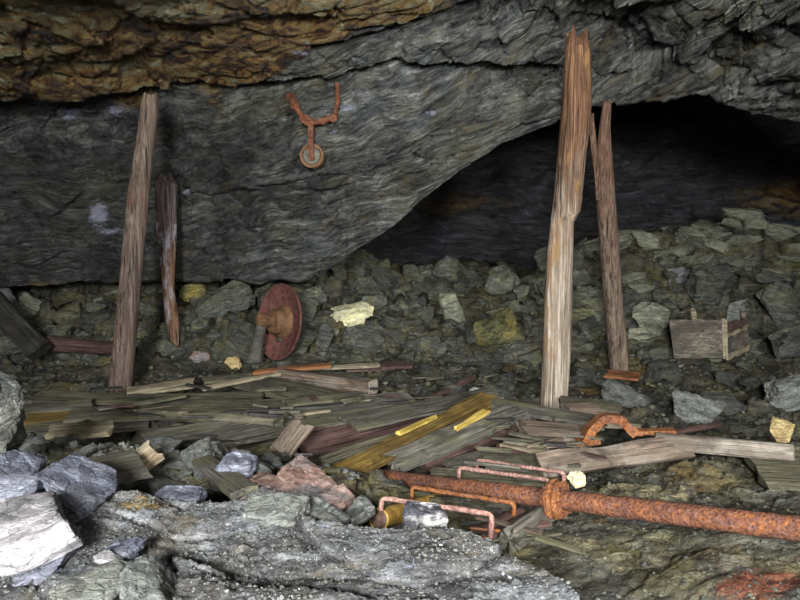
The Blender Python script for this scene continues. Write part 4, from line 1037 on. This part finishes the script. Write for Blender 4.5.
# each one is a single bar: keep as single mesh things
def st1(label, a, b, la, lb, r, mat, sl=0.0):
    A1, B1 = P(*a), P(*b); c_ = (A1 + B1) / 2
    ps = rounded([A1 + Vector((sl, 0, -la)), A1, B1, B1 + Vector((sl, 0, -lb))], .022, 5)
    ps = [q_ - c_ for q_ in resample(ps, .012)]
    o = bm_obj('iron_staple', tube_bm(ps, r, 8, .14, 7), M[mat], None, True, 50); o.location = c_
    tag(o, label, 'iron staple')
st1('rusty iron staple just behind the pipe, the nearer of two', (459, 467.5, 3.42), (549, 480, 3.12), .06, .07, .0115, 'rust_grey')
st1('rusty iron staple furthest behind the pipe, touching the cream stone', (477, 460, 3.6), (564, 472.5, 3.28), .06, .08, .0115, 'rust_grey')
st1('rusty iron staple lying against the front of the pipe', (412, 487, 3.02), (514, 503, 2.8), .07, .06, .011, 'rust_orange')
st1('pinkish iron staple nearest the ledge, over the yellow pipe', (382, 498, 2.46), (492, 514, 2.28), .05, .09, .0105, 'rust_grey', -.005)

# yellow pipe stub
yp = empty('yellow_pipe', P(384, 519, 2.55)); tag(yp, 'short yellow pipe plugged brown, poking out beside the quartz boulder', 'pipe')
a_, b_ = P(379, 519, 2.52), P(446, 499, 3.3)
dv_ = (b_ - a_).normalized()
child('pipe_tube', tube_bm(resample([a_, b_], .03), .043, 22, .03, 4), M['y_paint'], yp)
child('pipe_rim', tube_bm([a_ + (Matrix.Rotation(2 * math.pi * k / 28, 3, dv_) @ dv_.orthogonal().normalized()) * .041 for k in range(28)], .0055, 6, closed=True), M['w_yellow'] if False else M['y_paint'], yp)
child('end_plug', tube_bm([a_ - dv_ * .004, a_ + dv_ * .01], .039, 22), M['brown_end'], yp, 'dark brown end')
for i, (q1, q2) in enumerate((((470, 528, 2.45), (500, 531, 2.4)), ((462, 536, 2.35), (490, 538, 2.33)))):
    A1, B1 = P(*q1), P(*q2)
    o = bm_obj('rusty_strip', tube_bm([p_ - A1 for p_ in resample([A1, B1], .02)], .006, 6, .2, 3), M['rust_orange'], None); o.location = A1
    tag(o, ('thin orange iron strip left of the charred log end, upper of two', 'thin orange iron strip left of the charred log end, lower of two')[i], 'iron strip')

# rusty arched bracket
br = empty('iron_bracket', G(612, 440, .12)); tag(br, 'orange rusty arched iron bracket on the dark board', 'bracket')
def ribbon(pts, w, t, bm=None):
    """flat bar following pts, broad across the view"""
    bm = bm or bmesh.new(); rows = []
    for i, p_ in enumerate(pts):
        t_ = (pts[min(i + 1, len(pts) - 1)] - pts[max(i - 1, 0)]).normalized()
        s_ = Vector((0, 1, 0)); s_ = (s_ - t_ * s_.dot(t_)).normalized(); n_ = t_.cross(s_)
        j = 1 + .2 * vnoise(np.array([[p_.x * 30, p_.z * 30, 1]]), 4)[0]
        rows.append([bm.verts.new(p_ + s_ * w / 2 * a_ * j + n_ * t / 2 * b_ * j) for a_, b_ in ((-1, -1), (1, -1), (1, 1), (-1, 1))])
    for A_, B_ in zip(rows, rows[1:]):
        for k in range(4): bm.faces.new((A_[k], A_[(k + 1) % 4], B_[(k + 1) % 4], B_[k]))
    bm.faces.new(rows[0]); bm.faces.new(rows[-1][::-1]); return bm
arch = resample(rounded([P(583, 444, 3.82), P(590, 430, 3.86), P(602, 418, 3.9), P(618, 418, 3.9), P(628, 428, 3.9), P(636, 434, 3.88)], .03, 6), .015)
child('arch', ribbon(arch, .08, .055), M['rust_orange'], br)
child('foot_strap', ribbon(resample([P(628, 432, 3.9), P(675, 431, 3.84)], .02), .07, .025), M['rust_orange'], br)
child('foot_lug', ribbon(resample([P(576, 442, 3.85), P(600, 440, 3.82)], .02), .08, .035), M['rust_orange'], br)

# ------------------------------------------------------------------ disc wheel on a stand
wh = empty('iron_flywheel', P(283, 322, 6.95)); tag(wh, 'large rusty red disc wheel with hub on a short stand', 'wheel')
c0 = wh.location.copy(); nrm = Vector((-.73, -.68, .03)).normalized()
side = Vector((0, 0, 1)).cross(nrm).normalized(); upv = nrm.cross(side)
tilt = Matrix.Rotation(math.radians(-9), 3, Vector((0, -1, 0)))
nrm = tilt @ nrm; side = tilt @ side; upv = tilt @ upv
def lathe(prof, c, ax, u_, v_, seg=48, bm=None, cap=True):
    bm = bm or bmesh.new(); rows = []
    for (d_, r_) in prof:
        if r_ < 1e-5: rows.append([bm.verts.new(c + ax * d_)] * seg); continue
        rows.append([bm.verts.new(c + ax * d_ + (u_ * math.cos(2 * math.pi * k / seg) + v_ * math.sin(2 * math.pi * k / seg)) * r_) for k in range(seg)])
    for A_, B_ in zip(rows, rows[1:]):
        for k in range(seg):
            f = [A_[k], A_[(k + 1) % seg], B_[(k + 1) % seg], B_[k]]
            g_ = []
            for v in f:
                if v not in g_: g_.append(v)
            if len(g_) > 2: bm.faces.new(g_)
    return bm
RW = .43
child('disc', lathe([(-.05, 0), (-.05, RW * .3), (-.02, RW * .7), (.035, RW * .97), (.05, RW), (.068, RW * .995), (.065, RW * .95), (.03, RW * .82), (.0, RW * .5), (-.012, .15), (-.012, 0)], c0, nrm, side, upv, 64), M['rust_red'], wh)
child('hub', lathe([(-.02, 0), (-.02, .2), (.02, .18), (.04, .145), (.08, .14), (.12, .14), (.15, .12), (.16, 0)], c0, nrm, side, upv, 32), M['rust_brown'], wh, 'brown crusted hub')
child('axle_end', lathe([(.14, 0), (.14, .065), (.2, .06), (.24, .085), (.31, .08), (.33, .04), (.33, 0)], c0, nrm, side, upv, 16), M['rust_brown'], wh)
sb_ = c0 + nrm * .27
gz_ = P(252, 366, 6.75)
child('stand', lathe([(0, .0), (0, .06), (.26, .065), (.36, .075), (.44, .1), (.46, 0)], sb_ + Vector((0, 0, -.02)), (gz_ - sb_).normalized(), Vector((1, 0, 0)), Vector((0, 1, 0)), 14), M['steel'], wh, 'dark grey flared stand')

# ------------------------------------------------------------------ pulley hanging on the wall
pc = hitw(312, 156); Yp = min(pc.y, hitw(311, 120).y, hitw(334, 115).y, hitw(300, 110).y) - .10
pu = empty('hanging_pulley', P(312, 156, Yp)); tag(pu, 'small rusty pulley hanging by a forked chain on the rock face', 'pulley')
c0 = pu.location.copy(); s_ = Yp / F
ax = Vector((0, -1, 0)); X1, Z1 = Vector((1, 0, 0)), Vector((0, 0, 1))
child('sheave', lathe([(-.03, 0), (-.03, 11.8 * s_), (-.02, 12 * s_), (-.012, 10.2 * s_), (.012, 10.2 * s_), (.02, 12 * s_), (.034, 11.6 * s_), (.03, 9 * s_), (.015, 8.6 * s_), (.015, 0)], c0, ax, X1, Z1, 36), M['rust_orange'] if False else M['rust_brown'], pu)
child('sheave_web', lathe([(.012, 8.8 * s_), (.024, 8.0 * s_), (.026, 4 * s_), (.03, 0)], c0, ax, X1, Z1, 28), M['clay'], pu, 'grey green inner disc')
hk = [P(312, 160, Yp - .05), P(311, 150, Yp - .055), P(311, 136, Yp - .03), P(311, 122, Yp)]
child('strap', ribbon(resample(hk, .02), .045, .05), M['rust'], pu)
bmx = lathe([(.03, 0), (.03, 3 * s_), (.075, 2.6 * s_), (.075, 0)], c0, ax, X1, Z1, 12)
child('axle_bolt', bmx, M['rust'], pu)
def chain(name, pts, link, r):
    pts = resample(pts, link)
    bm = bmesh.new()
    for i in range(len(pts) - 1):
        a_, b_ = pts[i], pts[i + 1]; t_ = (b_ - a_).normalized(); ext = link * .22
        s1 = Vector((0, 1, 0)) if i % 2 else t_.cross(Vector((0, 1, 0))).normalized()
        h_ = link * .33; ring_ = []
        for k in range(14):
            an = 2 * math.pi * k / 14; ring_.append((a_ + b_) / 2 + t_ * math.cos(an) * ((b_ - a_).length / 2 + ext) + s1 * math.sin(an) * h_)
        tube_bm(ring_, r, 7, bm=bm, closed=True)
    return child(name, bm, M['rust'], pu)
def wp_(px, py, off): q_ = hitw(px, py); return P(px, py, min(q_.y - off, Yp + .3))
j0 = P(311, 123, Yp + .0)
chain('chain', [wp_(290, 96, .03), P(296, 107, Yp), P(303, 118, Yp), j0], .075, .026)
jr = P(334, 117, Yp)
child('shackle_arm', tube_bm(resample([j0, P(322, 121, Yp), jr], .02), .03, 9, .35, 3), M['rust'], pu)
child('shackle_bolt', tube_bm([jr - Vector((0, .05, .02)), jr + Vector((0, .05, .02))], .042, 8, .1, 3), M['rust'], pu)
child('hanger_rod', tube_bm(resample([jr, P(338, 100, Yp), wp_(337, 84, .0)], .02), .024, 9, .2, 9), M['rust'], pu)

# ------------------------------------------------------------------ broken wooden crate
cr = empty('wooden_crate', P(706, 357, 7.0)); tag(cr, 'broken open wooden crate lying on the rubble at the right', 'crate')
def board(name, corners, th, mat, seed, lab=None):
    """corners: 4 world points (tl, tr, br, bl)"""
    tl, tr, brr, bl_ = corners; nn = (tr - tl).cross(bl_ - tl).normalized()
    nx, ny = 14, 6; bm = bmesh.new(); F_, B_ = [], []
    for j in range(ny):
        for i in range(nx):
            u_, v_ = i / (nx - 1), j / (ny - 1)
            p_ = tl.lerp(tr, u_).lerp(bl_.lerp(brr, u_), v_)
            k_ = .008 * vnoise(np.array([[u_ * 5 + seed, v_ * 4, 0]]), seed)[0]
            eg = .012 * vnoise(np.array([[u_ * 7 + seed, 3, v_ * 7]]), seed + 2)[0] * (j in (0, ny - 1))
            p_ = p_ + nn * k_ + (bl_ - tl).normalized() * eg
            F_.append(bm.verts.new(p_)); B_.append(bm.verts.new(p_ + nn * th))
    for j in range(ny - 1):
        for i in range(nx - 1):
            a_ = j * nx + i
            bm.faces.new((F_[a_], F_[a_ + 1], F_[a_ + nx + 1], F_[a_ + nx])); bm.faces.new((B_[a_ + nx], B_[a_ + nx + 1], B_[a_ + 1], B_[a_]))
    per = [i for i in range(nx)] + [j * nx + nx - 1 for j in range(1, ny)] + [(ny - 1) * nx + i for i in range(nx - 2, -1, -1)] + [j * nx for j in range(ny - 2, 0, -1)]
    for k in range(len(per)):
        a_, b_ = per[k], per[(k + 1) % len(per)]; bm.faces.new((F_[a_], B_[a_], B_[b_], F_[b_]))
    return child(name, bm, M[mat], cr, lab)
Yl, Yr, Yk, Ykl = 6.98, 6.85, 7.2, 7.45
board('front_panel', [P(669, 319, Yl), P(722, 320, Yr), P(723, 357, Yr), P(674, 358, Yl)], .022, 'w_crate', 3)
board('corner_post', [P(722, 319, Yr - .01), P(727, 320, Yr - .01), P(728, 358, Yr - .01), P(723, 358, Yr - .01)], .04, 'w_pale', 5)
board('side_slat', [P(727, 324, Yr), P(748, 318, Yk), P(748, 324, Yk), P(727, 333, Yr)], .02, 'w_red', 7)
board('side_slat', [P(727, 335, Yr), P(748, 326, Yk), P(748, 329, Yk), P(727, 338, Yr)], .02, 'w_pale', 8)
board('side_panel', [P(727, 339, Yr + .02), P(748, 331, Yk), P(748, 349, Yk), P(727, 358, Yr + .02)], .02, 'w_crate', 9)
board('bottom_rail', [P(728, 355, Yr - .01), P(750, 346, Yk - .01), P(750, 350, Yk - .01), P(728, 360, Yr - .01)], .02, 'w_pale', 10)
board('rear_post', [P(741, 311, Yk), P(745, 311, Yk), P(750, 350, Yk), P(745, 350, Yk)], .035, 'w_brown', 11)
board('rear_post', [P(691, 309, Ykl), P(696, 309, Ykl), P(700, 345, Ykl), P(695, 345, Ykl)], .035, 'w_pale', 12)
board('back_panel', [P(690, 322, Ykl), P(741, 320, Yk + .03), P(744, 350, Yk + .03), P(694, 346, Ykl)], .02, 'w_grey', 13)
board('left_panel', [P(690, 322, Ykl), P(669, 320, Yl + .03), P(674, 357, Yl + .03), P(693, 346, Ykl)], .02, 'w_grey', 14)
board('bottom_panel', [P(674, 356, Yl), P(727, 356, Yr), P(746, 348, Yk), P(694, 345, Ykl)], -.02, 'w_grey', 15)

# ------------------------------------------------------------------ light: the photographer's key lamp behind the camera, plus added fill for mound and roof
def lamp(name, loc, target, power, radius, col, spot=None, blend=.8):
    l = bpy.data.lights.new(name, 'SPOT' if spot else 'POINT'); l.energy = power; l.shadow_soft_size = radius; l.color = col
    if spot: l.spot_size = math.radians(spot); l.spot_blend = blend
    o = bpy.data.objects.new(name, l); C.objects.link(o); o.location = loc
    d = Vector(target) - Vector(loc); o.rotation_euler = d.to_track_quat('-Z', 'Y').to_euler(); o['kind'] = 'helper'
lamp('key_lamp', (-.5, -2.6, 2.35), (.4, 6, 1.4), 3300, .45, (1, .975, .94), 105)
lamp('mound_fill', (2.2, -2.4, 2.0), (3.2, 8, 1.5), 2300, .4, (1, .97, .93), 95)  # added fill without a seen source, brightens the mound
lamp('roof_fill', (-.5, -2.4, 1.6), (-1.8, 5, 2.4), 750, .3, (.92, .95, 1), 90)  # added cool fill without a seen source, lifts the stained roof
w = bpy.data.worlds.new('World'); bpy.context.scene.world = w; w.use_nodes = True
w.node_tree.nodes['Background'].inputs[0].default_value = (.5, .55, .65, 1); w.node_tree.nodes['Background'].inputs[1].default_value = .055

cam = bpy.data.cameras.new('camera'); co_ = bpy.data.objects.new('camera', cam); C.objects.link(co_)
cam.sensor_width = 36; cam.lens = 36 * F / 800; cam.clip_start = .05; cam.clip_end = 100
co_.location = CAM; co_.rotation_euler = (math.pi / 2 - PITCH, 0, 0)
sc = bpy.context.scene; sc.camera = co_
sc.view_settings.view_transform = 'Standard'; sc.view_settings.look = 'None'; sc.view_settings.gamma = 1; sc.view_settings.use_curve_mapping = False
sc.view_settings.exposure = 0.0
